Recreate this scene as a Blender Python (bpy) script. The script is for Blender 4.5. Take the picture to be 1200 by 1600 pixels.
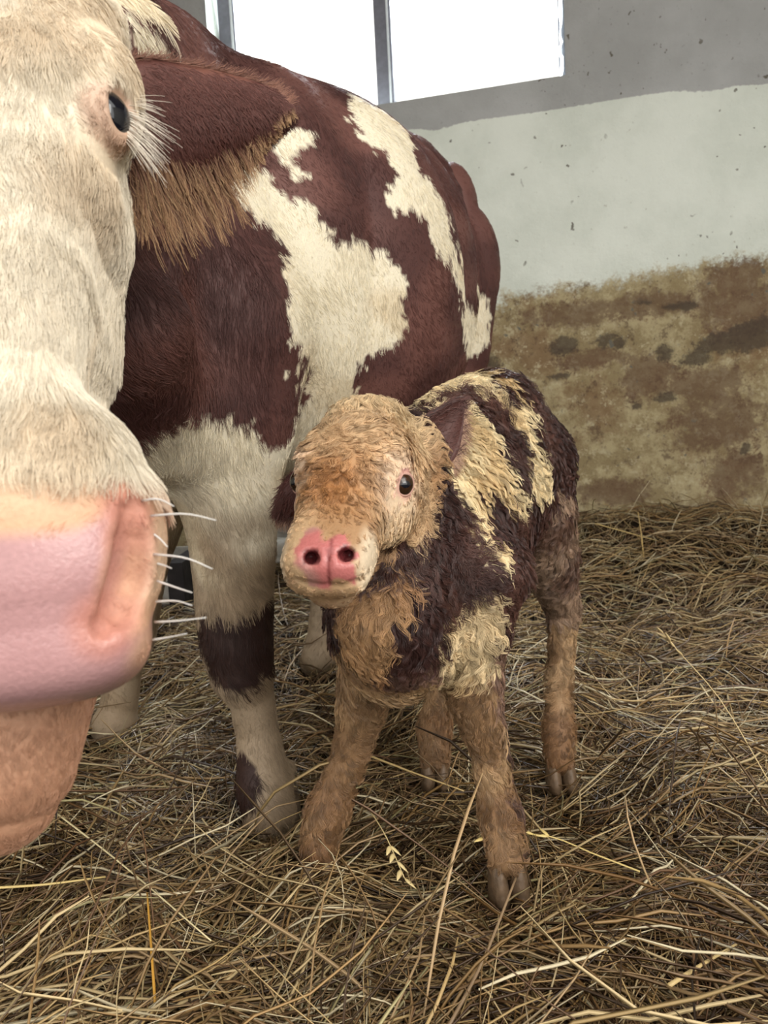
import bpy, math, random
import numpy as np
from mathutils import Matrix, Vector, kdtree
from mathutils.bvhtree import BVHTree

for o in list(bpy.data.objects):
    bpy.data.objects.remove(o)
SC = bpy.context.scene
COL = SC.collection
rng = np.random.default_rng(7)
random.seed(7)

# ------------------------------------------------------------------ camera
CAM_Z, PITCH, ROLL, FPX = 0.72, 6.5, -3.0, 1200.0
cam_d = bpy.data.cameras.new('camera')
cam = bpy.data.objects.new('camera', cam_d)
COL.objects.link(cam)
cam_d.sensor_fit = 'HORIZONTAL'
cam_d.sensor_width = 36.0
cam_d.lens = 36.0 * FPX / 1200.0
cam_d.clip_start = 0.02
cam.matrix_world = (Matrix.Translation((0, 0, CAM_Z)) @ Matrix.Rotation(math.radians(90 - PITCH), 4, 'X')
                    @ Matrix.Rotation(math.radians(ROLL), 4, 'Z'))
cam_d.dof.use_dof = True
cam_d.dof.focus_distance = 1.15
cam_d.dof.aperture_fstop = 11.0
SC.camera = cam
CR = np.array(cam.matrix_world.to_3x3())
CO = np.array((0.0, 0.0, CAM_Z))

# ------------------------------------------------------------------ world, light, exposure
world = bpy.data.worlds.new('overcast_sky')
SC.world = world
world.use_nodes = True
bg = world.node_tree.nodes['Background']
bg.inputs['Color'].default_value = (1.0, 0.985, 0.95, 1)
bg.inputs['Strength'].default_value = 1.7

def area_light(name, loc, target, sx, sy, watts, color):
    d = bpy.data.lights.new(name, 'AREA')
    d.shape = 'RECTANGLE'
    d.size, d.size_y, d.energy, d.color = sx, sy, watts, color
    o = bpy.data.objects.new(name, d)
    COL.objects.link(o)
    o.location = loc
    o.rotation_euler = (Vector(target) - Vector(loc)).to_track_quat('-Z', 'Y').to_euler()
    return o

# daylight falling in through the barn window, and an added soft fill lamp behind the camera
area_light('window_daylight', (-0.1, 5.2, 3.6), (0.0, 1.8, 0.6), 1.9, 1.3, 420, (0.86, 0.93, 1.0))
area_light('front_fill_light', (1.9, -1.6, 2.6), (0.0, 1.5, 0.5), 2.2, 2.2, 70, (1.0, 0.95, 0.87))

SC.view_settings.view_transform = 'Standard'
SC.view_settings.look = 'None'
SC.view_settings.exposure = 0.35
SC.view_settings.gamma = 1.0
SC.view_settings.use_curve_mapping = False

# ------------------------------------------------------------------ helpers
def ray(px, py):
    d = CR @ np.array(((px - 600) / FPX, (800 - py) / FPX, -1.0))
    return d

def P(px, py, y):
    """the point of the photograph's pixel at the distance y into the barn"""
    d = ray(px, py)
    return CO + d * (y / d[1])

def PZ(px, py, z):
    d = ray(px, py)
    return CO + d * ((z - CO[2]) / d[2])

def unit(v):
    v = np.asarray(v, float)
    return v / (np.linalg.norm(v, axis=-1, keepdims=True) + 1e-12)

def lin(r, g, b):
    c = np.array((r, g, b), float) / 255
    return np.where(c <= 0.04045, c / 12.92, ((c + 0.055) / 1.055) ** 2.4)

class Noise:
    """smooth pseudo noise, a sum of plane waves"""
    def __init__(self, freq, seed, n=14):
        r = np.random.default_rng(seed)
        k = unit(r.normal(size=(n, 3)))
        self.k = k * freq * r.uniform(0.5, 1.6, size=(n, 1)) * 6.283
        self.ph = r.uniform(0, 6.283, n)
    def __call__(self, p):
        out = np.zeros(len(p))
        for k, ph in zip(self.k, self.ph):
            out += np.sin(p @ k + ph)
        return out / math.sqrt(len(self.ph) / 2.0)

def smooth(a, b, x):
    t = np.clip((x - a) / (b - a), 0, 1)
    return t * t * (3 - 2 * t)

def mixc(a, b, t):
    t = np.asarray(t)[:, None]
    return a * (1 - t) + b * t

def in_poly(q, poly):
    x, y = q[:, 0], q[:, 1]
    ins = np.zeros(len(q), bool)
    n = len(poly)
    for i in range(n):
        x1, y1 = poly[i]
        x2, y2 = poly[(i + 1) % n]
        c = (y1 > y) != (y2 > y)
        with np.errstate(divide='ignore', invalid='ignore'):
            xi = (x2 - x1) * (y - y1) / (y2 - y1) + x1
        ins ^= c & (x < xi)
    return ins

def poly_dist(q, poly):
    """signed distance to an outline, negative inside"""
    best = np.full(len(q), 9.0)
    for i in range(len(poly)):
        a, b = poly[i], poly[(i + 1) % len(poly)]
        ba = b - a
        t = np.clip(((q - a) @ ba) / (ba @ ba + 1e-12), 0, 1)
        best = np.minimum(best, np.linalg.norm(q - a - t[:, None] * ba, axis=1))
    return np.where(in_poly(q, poly), -best, best)

def mesh_obj(name, verts, faces, mat, parent=None, base=(0, 0, 0), smooth_shade=True, col=None, extra=None):
    me = bpy.data.meshes.new(name)
    v = np.asarray(verts, float) - np.asarray(base, float)
    if isinstance(faces, (np.ndarray, tuple)):
        quads, ngons = faces if isinstance(faces, tuple) else (faces, [])
        li = np.concatenate([quads.ravel()] + [np.array(g) for g in ngons]).astype(np.int32)
        ls = np.concatenate([np.full(len(quads), quads.shape[1]), np.array([len(g) for g in ngons], int)])
        me.vertices.add(len(v))
        me.vertices.foreach_set('co', v.astype(np.float32).ravel())
        me.loops.add(len(li))
        me.loops.foreach_set('vertex_index', li)
        me.polygons.add(len(ls))
        me.polygons.foreach_set('loop_start', np.concatenate([[0], np.cumsum(ls)[:-1]]).astype(np.int32))
        me.update(calc_edges=True)
        me.validate()
    else:
        me.from_pydata(v.tolist(), [], faces)
    if smooth_shade:
        me.polygons.foreach_set('use_smooth', np.ones(len(me.polygons), bool))
    if col is not None:
        a = me.color_attributes.new('col', 'FLOAT_COLOR', 'POINT')
        c4 = np.ones((len(v), 4), np.float32)
        c4[:, :3] = col
        a.data.foreach_set('color', c4.ravel())
    for k, arr in (extra or {}).items():
        a = me.attributes.new(k, 'FLOAT', 'POINT')
        a.data.foreach_set('value', np.asarray(arr, np.float32))
    me.materials.append(mat)
    me.update()
    o = bpy.data.objects.new(name, me)
    COL.objects.link(o)
    if parent is not None:
        o.parent = parent
    return o

def empty(name, loc):
    o = bpy.data.objects.new(name, None)
    COL.objects.link(o)
    o.location = loc
    o.empty_display_size = 0.1
    return o

def tag(o, label=None, cat=None, group=None, kind=None):
    for k, v in (('label', label), ('category', cat), ('group', group), ('kind', kind)):
        if v:
            o[k] = v
    return o

def box_geo(c, ax, ay, az):
    """box from a centre and three half-extent vectors"""
    c, ax, ay, az = (np.asarray(t, float) for t in (c, ax, ay, az))
    v = [c + sx * ax + sy * ay + sz * az for sz in (-1, 1) for sy in (-1, 1) for sx in (-1, 1)]
    f = [(0, 2, 3, 1), (4, 5, 7, 6), (0, 1, 5, 4), (2, 6, 7, 3), (0, 4, 6, 2), (1, 3, 7, 5)]
    return v, f

def tube_geo(pts, radii, seg=6, flat=1.0, flat_axis=None):
    pts = np.asarray(pts, float)
    n = len(pts)
    radii = np.broadcast_to(radii, (n,))
    tang = unit(np.gradient(pts, axis=0))
    ref = np.array((0.31, 0.17, 0.93)) if flat_axis is None else np.asarray(flat_axis, float)
    V, F = [], []
    for i in range(n):
        a = np.cross(tang[i], ref)
        if np.linalg.norm(a) < 1e-4:
            a = np.cross(tang[i], (1, 0, 0.2))
        a = unit(a)
        b = unit(np.cross(a, tang[i]))
        for k in range(seg):
            t = 2 * math.pi * k / seg
            V.append(pts[i] + radii[i] * (a * math.cos(t) + b * math.sin(t) * flat))
    for i in range(n - 1):
        for k in range(seg):
            k2 = (k + 1) % seg
            F.append((i * seg + k, i * seg + k2, (i + 1) * seg + k2, (i + 1) * seg + k))
    F.append(tuple(range(seg))[::-1])
    F.append(tuple((n - 1) * seg + k for k in range(seg)))
    return V, F

def spline(pts, n):
    """Catmull-Rom through points, n samples"""
    p = np.asarray(pts, float)
    p = np.vstack([2 * p[0] - p[1], p, 2 * p[-1] - p[-2]])
    m = len(p) - 3
    out = []
    for u in np.linspace(0, m - 1e-6, n):
        i = int(u)
        t = u - i
        a, b, c, d = p[i], p[i + 1], p[i + 2], p[i + 3]
        out.append(0.5 * ((2 * b) + (c - a) * t + (2 * a - 5 * b + 4 * c - d) * t * t + (3 * b - a - 3 * c + d) * t ** 3))
    return np.array(out)

# ------------------------------------------------------------------ materials
def material(name):
    m = bpy.data.materials.new(name)
    m.use_nodes = True
    nt = m.node_tree
    return m, nt, nt.nodes['Principled BSDF']

def node(nt, t, **kw):
    n = nt.nodes.new(t)
    for k, v in kw.items():
        setattr(n, k, v)
    return n

def plain(name, rgb, rough=0.6, spec=0.5, var=0.0, scale=20.0, bump=0.0, metal=0.0):
    m, nt, b = material(name)
    b.inputs['Roughness'].default_value = rough
    b.inputs['Specular IOR Level'].default_value = spec
    b.inputs['Metallic'].default_value = metal
    tc = node(nt, 'ShaderNodeTexCoord')
    nz = node(nt, 'ShaderNodeTexNoise')
    nz.inputs['Scale'].default_value = scale
    nz.inputs['Detail'].default_value = 5
    nt.links.new(tc.outputs['Object'], nz.inputs['Vector'])
    rp = node(nt, 'ShaderNodeValToRGB')
    c = np.array(lin(*rgb))
    rp.color_ramp.elements[0].position = 0.3
    rp.color_ramp.elements[1].position = 0.7
    rp.color_ramp.elements[0].color = (*np.clip(c * (1 - var), 0, 1), 1)
    rp.color_ramp.elements[1].color = (*np.clip(c * (1 + var), 0, 1), 1)
    nt.links.new(nz.outputs['Fac'], rp.inputs['Fac'])
    nt.links.new(rp.outputs['Color'], b.inputs['Base Color'])
    if bump:
        bp = node(nt, 'ShaderNodeBump')
        bp.inputs['Strength'].default_value = bump
        bp.inputs['Distance'].default_value = 0.01
        nt.links.new(nz.outputs['Fac'], bp.inputs['Height'])
        nt.links.new(bp.outputs['Normal'], b.inputs['Normal'])
    return m

def coat_material(name, rough=0.65, hair=False, sheen=0.0, wet_attr=False, bump=0.25, scale=260.0):
    """colour comes from the coat pattern stored on the geometry"""
    m, nt, b = material(name)
    at = node(nt, 'ShaderNodeAttribute', attribute_name='col')
    b.inputs['Roughness'].default_value = rough
    b.inputs['Specular IOR Level'].default_value = 0.35
    if hair:
        nt.links.new(at.outputs['Color'], b.inputs['Base Color'])
    else:
        tc = node(nt, 'ShaderNodeTexCoord')
        nz = node(nt, 'ShaderNodeTexNoise')
        nz.inputs['Scale'].default_value = scale
        nz.inputs['Detail'].default_value = 3
        nt.links.new(tc.outputs['Object'], nz.inputs['Vector'])
        mr = node(nt, 'ShaderNodeMapRange')
        mr.inputs['To Min'].default_value = 0.82
        mr.inputs['To Max'].default_value = 1.14
        nt.links.new(nz.outputs['Fac'], mr.inputs['Value'])
        mx = node(nt, 'ShaderNodeVectorMath', operation='SCALE')
        nt.links.new(at.outputs['Color'], mx.inputs[0])
        nt.links.new(mr.outputs['Result'], mx.inputs['Scale'])
        nt.links.new(mx.outputs['Vector'], b.inputs['Base Color'])
        bp = node(nt, 'ShaderNodeBump')
        bp.inputs['Strength'].default_value = bump
        bp.inputs['Distance'].default_value = 0.003
        nt.links.new(nz.outputs['Fac'], bp.inputs['Height'])
        nt.links.new(bp.outputs['Normal'], b.inputs['Normal'])
        if wet_attr:
            wa = node(nt, 'ShaderNodeAttribute', attribute_name='wet')
            wr = node(nt, 'ShaderNodeMapRange')
            wr.inputs['To Min'].default_value = rough
            wr.inputs['To Max'].default_value = 0.14
            nt.links.new(wa.outputs['Fac'], wr.inputs['Value'])
            nt.links.new(wr.outputs['Result'], b.inputs['Roughness'])
            b.inputs['Subsurface Weight'].default_value = 0.0
    return m

# ------------------------------------------------------------------ signed distance modelling of the animals
class Body:
    def __init__(self):
        self.ops = []
    def loft(self, nodes, lat=None, up=None, k=0.03, e=2.0, sub=False, cap=1.0):
        """nodes: (pos, half width, half height[, ...]) tapered tube with elliptical sections"""
        pos = np.array([n[0] for n in nodes], float)
        w = np.array([n[1] for n in nodes], float)
        h = np.array([n[2] if len(n) > 2 else n[1] for n in nodes], float)
        r = np.maximum(w, h).max()
        lo, hi = pos.min(0) - r, pos.max(0) + r
        lat_ = None if lat is None else unit(lat)
        up_ = None if up is None else unit(up)
        def f(p):
            best = None
            m = max(1, len(pos) - 1)
            for i in range(m):
                a, b = pos[i], pos[min(i + 1, len(pos) - 1)]
                ba = b - a
                L2 = ba @ ba
                q = p - a
                if L2 > 1e-12:
                    t = np.clip((q @ ba) / L2, 0, 1)
                else:
                    t = np.zeros(len(p))
                j = min(i + 1, len(pos) - 1)
                ts = t * t * (3 - 2 * t) * 0.5 + t * 0.5
                ww = w[i] + (w[j] - w[i]) * ts
                hh = h[i] + (h[j] - h[i]) * ts
                q = q - t[:, None] * ba
                ln = np.sqrt((q * q).sum(1)) + 1e-9
                if lat_ is None:
                    d = ln - ww
                else:
                    x = q @ lat_
                    y = q @ up_
                    ax = np.cross(lat_, up_)
                    z = q @ ax
                    mn = np.minimum(ww, hh) * cap
                    rr = ((np.abs(x) / ww) ** e + (np.abs(y) / hh) ** e + (np.abs(z) / mn) ** e) ** (1.0 / e) + 1e-9
                    d = np.where(rr < 0.15, -np.minimum(ww, hh), ln * (1 - 1 / np.maximum(rr, 0.15)))
                best = d if best is None else np.minimum(best, d)
            return best
        self.ops.append((f, lo, hi, k, sub))
        return self
    def ball(self, c, r, k=0.02, sub=False):
        return self.loft([(c, r)], k=k, sub=sub)
    def ell(self, c, rl, ru, ra, lat, up, k=0.02, sub=False):
        """ellipsoid with radii along lateral, up and axis"""
        c = np.asarray(c, float)
        lat, up = unit(lat), unit(up)
        up = unit(up - lat * (lat @ up))
        ax = np.cross(lat, up)
        R = max(rl, ru, ra)
        def f(p):
            q = p - c
            ln = np.sqrt((q * q).sum(1)) + 1e-9
            rr = np.sqrt((q @ lat / rl) ** 2 + (q @ up / ru) ** 2 + (q @ ax / ra) ** 2) + 1e-9
            return np.where(rr < 0.15, -min(rl, ru, ra), ln * (1 - 1 / np.maximum(rr, 0.15)))
        self.ops.append((f, c - R, c + R, k, sub))
        return self
    @staticmethod
    def comb(d, e, k, sub):
        if sub:
            h = np.clip(0.5 - 0.5 * (d + e) / k, 0, 1)
            return d * (1 - h) - e * h + k * h * (1 - h)
        h = np.clip(0.5 + 0.5 * (e - d) / k, 0, 1)
        return e * (1 - h) + d * h - k * h * (1 - h)
    def __call__(self, p):
        d = np.full(len(p), 0.5)
        for f, lo, hi, k, sub in self.ops:
            mg = k + 0.05
            m = np.all((p > lo - mg) & (p < hi + mg), axis=1)
            if m.any():
                d[m] = self.comb(d[m], f(p[m]), k, sub)
        return d
    def mesh(self, step, refine=None):
        add = [o for o in self.ops if not o[4]]
        lo = np.min([o[1] for o in add], 0) - 3 * step
        hi = np.max([o[2] for o in add], 0) + 3 * step
        n = np.ceil((hi - lo) / step).astype(int) + 1
        ax = [lo[i] + step * np.arange(n[i]) for i in range(3)]
        D = np.full(n, 0.5, np.float64)
        for f, l, h, k, sub in self.ops:
            mg = k + 0.04
            a = np.clip(np.floor((l - mg - lo) / step).astype(int), 0, n)
            b = np.clip(np.ceil((h + mg - lo) / step).astype(int) + 1, 0, n)
            if np.any(b <= a):
                continue
            sl = tuple(slice(a[i], b[i]) for i in range(3))
            g = np.stack(np.meshgrid(*[ax[i][a[i]:b[i]] for i in range(3)], indexing='ij'), -1).reshape(-1, 3)
            cur = D[sl].reshape(-1)
            D[sl] = self.comb(cur, f(g), k, sub).reshape(D[sl].shape)
        # surface nets
        S = D < 0
        cnt = np.zeros(n - 1, np.int8)
        for dx in (0, 1):
            for dy in (0, 1):
                for dz in (0, 1):
                    cnt += S[dx:n[0] - 1 + dx, dy:n[1] - 1 + dy, dz:n[2] - 1 + dz]
        act = (cnt > 0) & (cnt < 8)
        cells = np.argwhere(act)
        idx = np.full(n - 1, -1, np.int64)
        idx[act] = np.arange(len(cells))
        acc = np.zeros((len(cells), 3))
        wt = np.zeros(len(cells))
        corners = [(x, y, z) for x in (0, 1) for y in (0, 1) for z in (0, 1)]
        for i, c0 in enumerate(corners):
            for c1 in corners[i + 1:]:
                if sum(abs(a - b) for a, b in zip(c0, c1)) != 1:
                    continue
                c0a, c1a = np.array(c0), np.array(c1)
                d0 = D[tuple((cells + c0a).T)]
                d1 = D[tuple((cells + c1a).T)]
                m = (d0 < 0) != (d1 < 0)
                t = d0[m] / (d0[m] - d1[m])
                acc[m] += c0a + t[:, None] * (c1a - c0a)
                wt[m] += 1
        V = lo + step * (cells + acc / wt[:, None])
        Q = []
        for axis in range(3):
            o1, o2 = [(1, 2), (2, 0), (0, 1)][axis]
            s0 = [slice(1, n[i] - 1) for i in range(3)]
            s0[axis] = slice(0, n[axis] - 1)
            s1 = list(s0)
            s1[axis] = slice(1, n[axis])
            A, B = S[tuple(s0)], S[tuple(s1)]
            for flip, M in ((False, A & ~B), (True, ~A & B)):
                e = np.argwhere(M)
                off = np.array([1, 1, 1])
                off[axis] = 0
                e = e + off
                u1 = np.zeros(3, int); u1[o1] = 1
                u2 = np.zeros(3, int); u2[o2] = 1
                q = np.stack([idx[tuple((e - u1 - u2).T)], idx[tuple((e - u2).T)], idx[tuple(e.T)], idx[tuple((e - u1).T)]], 1)
                if flip:
                    q = q[:, ::-1]
                Q.append(q)
        Q = np.concatenate(Q)
        Q = Q[(Q >= 0).all(1)]
        ngons = []
        if refine is not None:
            for rf in (refine if isinstance(refine, list) else [refine]):
                V, Q, ng = subdivide(V, Q, rf(V))
                ngons += ng
        for _ in range(2):
            d, g = self.grad(V, True)
            V = V - np.clip(d, -0.006, 0.006)[:, None] * g
        return V, Q, ngons
    def grad(self, p, dist=False, h=0.002):
        g = np.zeros_like(p)
        d = self(p)
        for i in range(3):
            e = np.zeros(3)
            e[i] = h
            g[:, i] = self(p + e) - d
        return (d, unit(g)) if dist else unit(g)

def subdivide(V, Q, vm):
    """splits the quads whose four corners are chosen; neighbours of the split quads become five- or six-sided"""
    fm = vm[Q].all(1)
    S, K = Q[fm], Q[~fm]
    e = np.concatenate([S[:, [i, (i + 1) % 4]] for i in range(4)])
    es = np.sort(e, 1)
    key = es[:, 0] * len(V) + es[:, 1]
    uk, inv = np.unique(key, return_inverse=True)
    inv = inv.reshape(-1)
    ev = 0.5 * (V[uk // len(V)] + V[uk % len(V)])
    fc = V[S].mean(1)
    nV, nE, m = len(V), len(uk), len(S)
    eid = [nV + inv[i * m:(i + 1) * m] for i in range(4)]
    cid = nV + nE + np.arange(m)
    parts = []
    for i in range(4):
        parts.append(np.stack([S[:, i], eid[i], cid, eid[(i + 3) % 4]], 1))
    ke = np.sort(np.stack([K, np.roll(K, -1, 1)], 2), 2)
    kk = ke[:, :, 0] * nV + ke[:, :, 1]
    pos = np.clip(np.searchsorted(uk, kk), 0, max(nE - 1, 0))
    hit = (uk[pos] == kk) if nE else np.zeros(kk.shape, bool)
    seam = hit.any(1)
    ngons = []
    for q, h, ps in zip(K[seam], hit[seam], pos[seam]):
        g = []
        for i in range(4):
            g.append(int(q[i]))
            if h[i]:
                g.append(int(nV + ps[i]))
        ngons.append(g)
    return np.concatenate([V, ev, fc]), np.concatenate([K[~seam]] + parts), ngons

def surfs(body, pix, y0=0.4, y1=3.0):
    """where the lines of sight through pixels of the photograph meet an animal"""
    d = unit(np.array([ray(*q) for q in pix]))
    t = y0 / d[:, 1]
    for _ in range(200):
        p = CO + d * t[:, None]
        v = body(p)
        go = (v > 0.0003) & (p[:, 1] < y1)
        if not go.any():
            break
        t = t + np.where(go, np.clip(v * 0.6, 0.0003, 0.03), 0)
    return CO + d * t[:, None]

def surf(body, px, py, y0=0.4, y1=3.0):
    return surfs(body, [(px, py)], y0, y1)[0]

# ------------------------------------------------------------------ fur as hair curves
def tri_sample(V, Q, n, weight=None, nrm=None):
    T = np.concatenate([Q[:, [0, 1, 2]], Q[:, [0, 2, 3]]])
    a, b, c = V[T[:, 0]], V[T[:, 1]], V[T[:, 2]]
    ar = np.linalg.norm(np.cross(b - a, c - a), axis=1)
    if weight is not None:
        ar = ar * weight[T].mean(1)
    cs = np.cumsum(ar)
    i = np.searchsorted(cs, rng.uniform(0, cs[-1], n))
    i = np.minimum(i, len(T) - 1)
    u, v = rng.uniform(size=n), rng.uniform(size=n)
    f = u + v > 1
    u[f], v[f] = 1 - u[f], 1 - v[f]
    r = a[i] + u[:, None] * (b - a)[i] + v[:, None] * (c - a)[i]
    if nrm is None:
        return r
    nn = nrm[T[i]]
    return r, unit(nn[:, 0] * (1 - u - v)[:, None] + nn[:, 1] * u[:, None] + nn[:, 2] * v[:, None])

def facing(p, nrm, lim):
    return (unit(CO - p) * nrm).sum(1) > lim

def curves_obj(name, pts, radius, col, mat, parent, base):
    N, K, _ = pts.shape
    cu = bpy.data.hair_curves.new(name)
    cu.add_curves([K] * N)
    cu.position_data.foreach_set('vector', (pts - np.asarray(base)).astype(np.float32).ravel())
    a = cu.attributes.get('radius') or cu.attributes.new('radius', 'FLOAT', 'POINT')
    a.data.foreach_set('value', np.asarray(radius, np.float32).ravel())
    per_point = np.ndim(col) == 3
    c4 = np.ones((N * K if per_point else N, 4), np.float32)
    c4[:, :3] = np.reshape(col, (-1, 3))
    a = cu.attributes.new('col', 'FLOAT_COLOR', 'POINT' if per_point else 'CURVE')
    a.data.foreach_set('color', c4.ravel())
    cu.materials.append(mat)
    o = bpy.data.objects.new(name, cu)
    COL.objects.link(o)
    o.parent = parent
    return o

def strands(root, nrm, flow, length, K, lift=0.3, lift_tip=0.05, jitter=0.15):
    """strand polylines: leave the skin at an angle and lie down along the flow"""
    n = len(root)
    tg = flow - nrm * (flow * nrm).sum(1)[:, None]
    tg = unit(tg + rng.normal(size=(n, 3)) * jitter)
    tg = unit(tg - nrm * (tg * nrm).sum(1)[:, None])
    s = np.linspace(0, 1, K)
    pts = np.zeros((n, K, 3))
    pts[:, 0] = root - nrm * 0.001
    L = np.broadcast_to(length, (n,))
    lf = np.broadcast_to(lift, (n,))
    for i in range(1, K):
        f = lf * (1 - s[i]) + lift_tip * s[i]
        d = unit(tg * (1 - f)[:, None] + nrm * f[:, None])
        pts[:, i] = pts[:, i - 1] + d * (L / (K - 1))[:, None]
    return pts, tg

def clump(pts, tg, nrm, root, nclump, amount, wave=0.0, waves=1.2, power=1.3):
    n, K, _ = pts.shape
    ci = rng.choice(n, nclump, replace=False)
    kd = kdtree.KDTree(nclump)
    for j, i in enumerate(ci):
        kd.insert(root[i], j)
    kd.balance()
    near = np.array([kd.find(Vector(r))[1] for r in root])
    g = ci[near]
    s = np.linspace(0, 1, K)
    if np.any(wave):
        bi = np.cross(tg, nrm)
        ph = rng.uniform(0, 6.283, nclump)[near]
        am = np.broadcast_to(wave, (n,))[g] * rng.uniform(0.4, 1.3, nclump)[near]
        wn = waves * rng.uniform(0.7, 1.4, nclump)[near]
        for i in range(1, K):
            off = am * s[i] ** 0.7 * (np.sin(ph + wn * s[i] * 6.283) - np.sin(ph) * (1 - s[i]))
            of2 = 0.5 * am * s[i] * np.cos(ph * 1.7 + wn * s[i] * 6.283)
            pts[:, i] += bi * off[:, None] + nrm * np.abs(of2)[:, None]
    gp = pts[g]
    am = np.broadcast_to(amount, (n,)) * rng.uniform(0.6, 1.0, n)
    for i in range(1, K):
        t = (am * s[i] ** power)[:, None]
        pts[:, i] = pts[:, i] * (1 - t) + gp[:, i] * t
    return pts, near

class Coat:
    """a coat pattern laid on the animal: patches are outlines in a plane fixed to the animal"""
    def __init__(self, V, Q, look):
        self.bvh = BVHTree.FromPolygons([tuple(v) for v in V], [tuple(int(i) for i in q) for q in Q])
        d = unit(look)
        self.e1 = unit(np.cross(d, (0, 0, 1)))
        self.e2 = np.cross(self.e1, d)
        self.mean = V.mean(0)
    def plane(self, p):
        return np.stack([p @ self.e1, p @ self.e2], 1)
    def patch(self, pix, ydef):
        out = []
        last = ydef
        for px, py in pix:
            d = Vector(ray(px, py)).normalized()
            hit = self.bvh.ray_cast(Vector(CO), d)
            q = np.array(hit[0]) if hit[0] is not None and abs(hit[0][1] - ydef) < 0.6 else P(px, py, last)
            last = q[1]
            out.append(q)
        return self.plane(np.array(out))

# ================================================================== the barn
WO = P(1000, 815, 3.9) * np.array((1, 1, 0))
DU = np.array((0.9685, -0.249, 0.0))           # along the wall, to the right
NW = np.array((-0.249, -0.9685, 0.0))          # out of the wall, towards the room
ZV = np.array((0.0, 0.0, 1.0))

def wall_uv(px, py, back=0.0):
    d = ray(px, py)
    t = ((WO - NW * back - CO) @ NW) / (d @ NW)
    q = CO + d * t - WO
    return np.array((q @ DU, q[2]))

def wall_pt(u, z, v=0.0):
    return WO + DU * u + ZV * z + NW * v

FLOOR_Z = -0.10
ROOM_TOP = 3.5
uL = wall_uv(322, 20)[0]
uR = wall_uv(882, 60)[0]
zS = 0.5 * (wall_uv(590, 164)[1] + wall_uv(876, 118.5)[1])
zT = zS + 1.0
U0, U1 = -4.6, 2.6

# --- wall material: gray band above, white wash below, stained and splashed towards the floor
m_wall, nt, b = material('limewashed_plaster')
tc = node(nt, 'ShaderNodeTexCoord')
def nz(scale, detail=6, rough=0.6, dist=0.0, vec=None):
    n = node(nt, 'ShaderNodeTexNoise')
    n.inputs['Scale'].default_value = scale
    n.inputs['Detail'].default_value = detail
    n.inputs['Roughness'].default_value = rough
    n.inputs['Distortion'].default_value = dist
    nt.links.new(vec or tc.outputs['Object'], n.inputs['Vector'])
    return n.outputs['Fac']
def mth(op, a, bb=None, clamp=False):
    n = node(nt, 'ShaderNodeMath', operation=op, use_clamp=clamp)
    for i, x in enumerate((a, bb)):
        if x is None:
            continue
        if isinstance(x, (int, float)):
            n.inputs[i].default_value = x
        else:
            nt.links.new(x, n.inputs[i])
    return n.outputs[0]
def rng_(v, a, bb, c=0.0, d=1.0):
    n = node(nt, 'ShaderNodeMapRange', interpolation_type='SMOOTHSTEP')
    for k, x in (('From Min', a), ('From Max', bb), ('To Min', c), ('To Max', d)):
        n.inputs[k].default_value = x
    nt.links.new(v, n.inputs['Value'])
    return n.outputs['Result']
def mixn(fac, a, bb):
    n = node(nt, 'ShaderNodeMix', data_type='RGBA')
    nt.links.new(fac, n.inputs['Factor'])
    for s, x in (('A', a), ('B', bb)):
        sk = [i for i in n.inputs if i.name == s and i.type == 'RGBA'][0]
        if isinstance(x, tuple):
            sk.default_value = (*lin(*x), 1)
        else:
            nt.links.new(x, sk)
    return [o for o in n.outputs if o.type == 'RGBA'][0]
def attr(name):
    return node(nt, 'ShaderNodeAttribute', attribute_name=name).outputs['Fac']
n1, n2, n3, n4 = nz(2.2), nz(9.0), nz(40.0, 4), nz(150.0, 3)
white = mixn(rng_(n1, 0.35, 0.7), (224, 229, 220), (207, 213, 203))
white = mixn(rng_(n3, 0.68, 0.78), white, (172, 170, 156))
gray = mixn(rng_(n1, 0.3, 0.7), (176, 177, 177), (158, 159, 158))
gray = mixn(rng_(n3, 0.64, 0.76), gray, (134, 133, 130))
base = mixn(rng_(mth('ADD', attr('gray'), mth('MULTIPLY', mth('SUBTRACT', n3, 0.5), 0.5)), 0.42, 0.58), white, gray)
grain = nz(70.0, 6, 0.8)
gc = mth('SUBTRACT', grain, 0.5)
def rough_edge(v, amt):
    return mth('ADD', v, mth('MULTIPLY', gc, amt))
tan = mixn(rng_(rough_edge(n2, 0.6), 0.40, 0.60), (140, 124, 90), (172, 158, 122))
tan = mixn(rng_(rough_edge(nz(2.6, 8, 0.72), 0.5), 0.50, 0.62, 0, 0.75), tan, (118, 90, 62))
tan = mixn(rng_(rough_edge(nz(10.0, 8, 0.78, 0.4), 0.7), 0.55, 0.64, 0, 0.75), tan, (88, 68, 50))
tan = mixn(rng_(rough_edge(nz(13.0, 7, 0.78), 0.8), 0.55, 0.64, 0, 0.85), tan, (184, 172, 140))
tan = mixn(rng_(nz(34.0, 6, 0.75), 0.60, 0.66, 0, 0.7), tan, (78, 60, 45))
dd = mth('ADD', attr('dirt'), mth('MULTIPLY', mth('SUBTRACT', mth('ADD', n2, nz(20.0, 7, 0.75)), 1.0), 0.9))
dd = rough_edge(dd, 0.9)
base = mixn(rng_(dd, 0.30, 0.72), base, tan)
bn = rough_edge(mth('ADD', attr('brown'), mth('MULTIPLY', mth('SUBTRACT', mth('ADD', nz(5.0, 8, 0.78), nz(17.0, 6, 0.75)), 1.0), 1.6)), 1.2)
base = mixn(rng_(bn, 0.45, 0.85, 0, 0.7), base, (94, 68, 50))
bl = rough_edge(mth('ADD', attr('blotch'), mth('MULTIPLY', mth('SUBTRACT', mth('ADD', n2, nz(15.0, 7, 0.75)), 1.0), 1.3)), 0.9)
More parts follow.
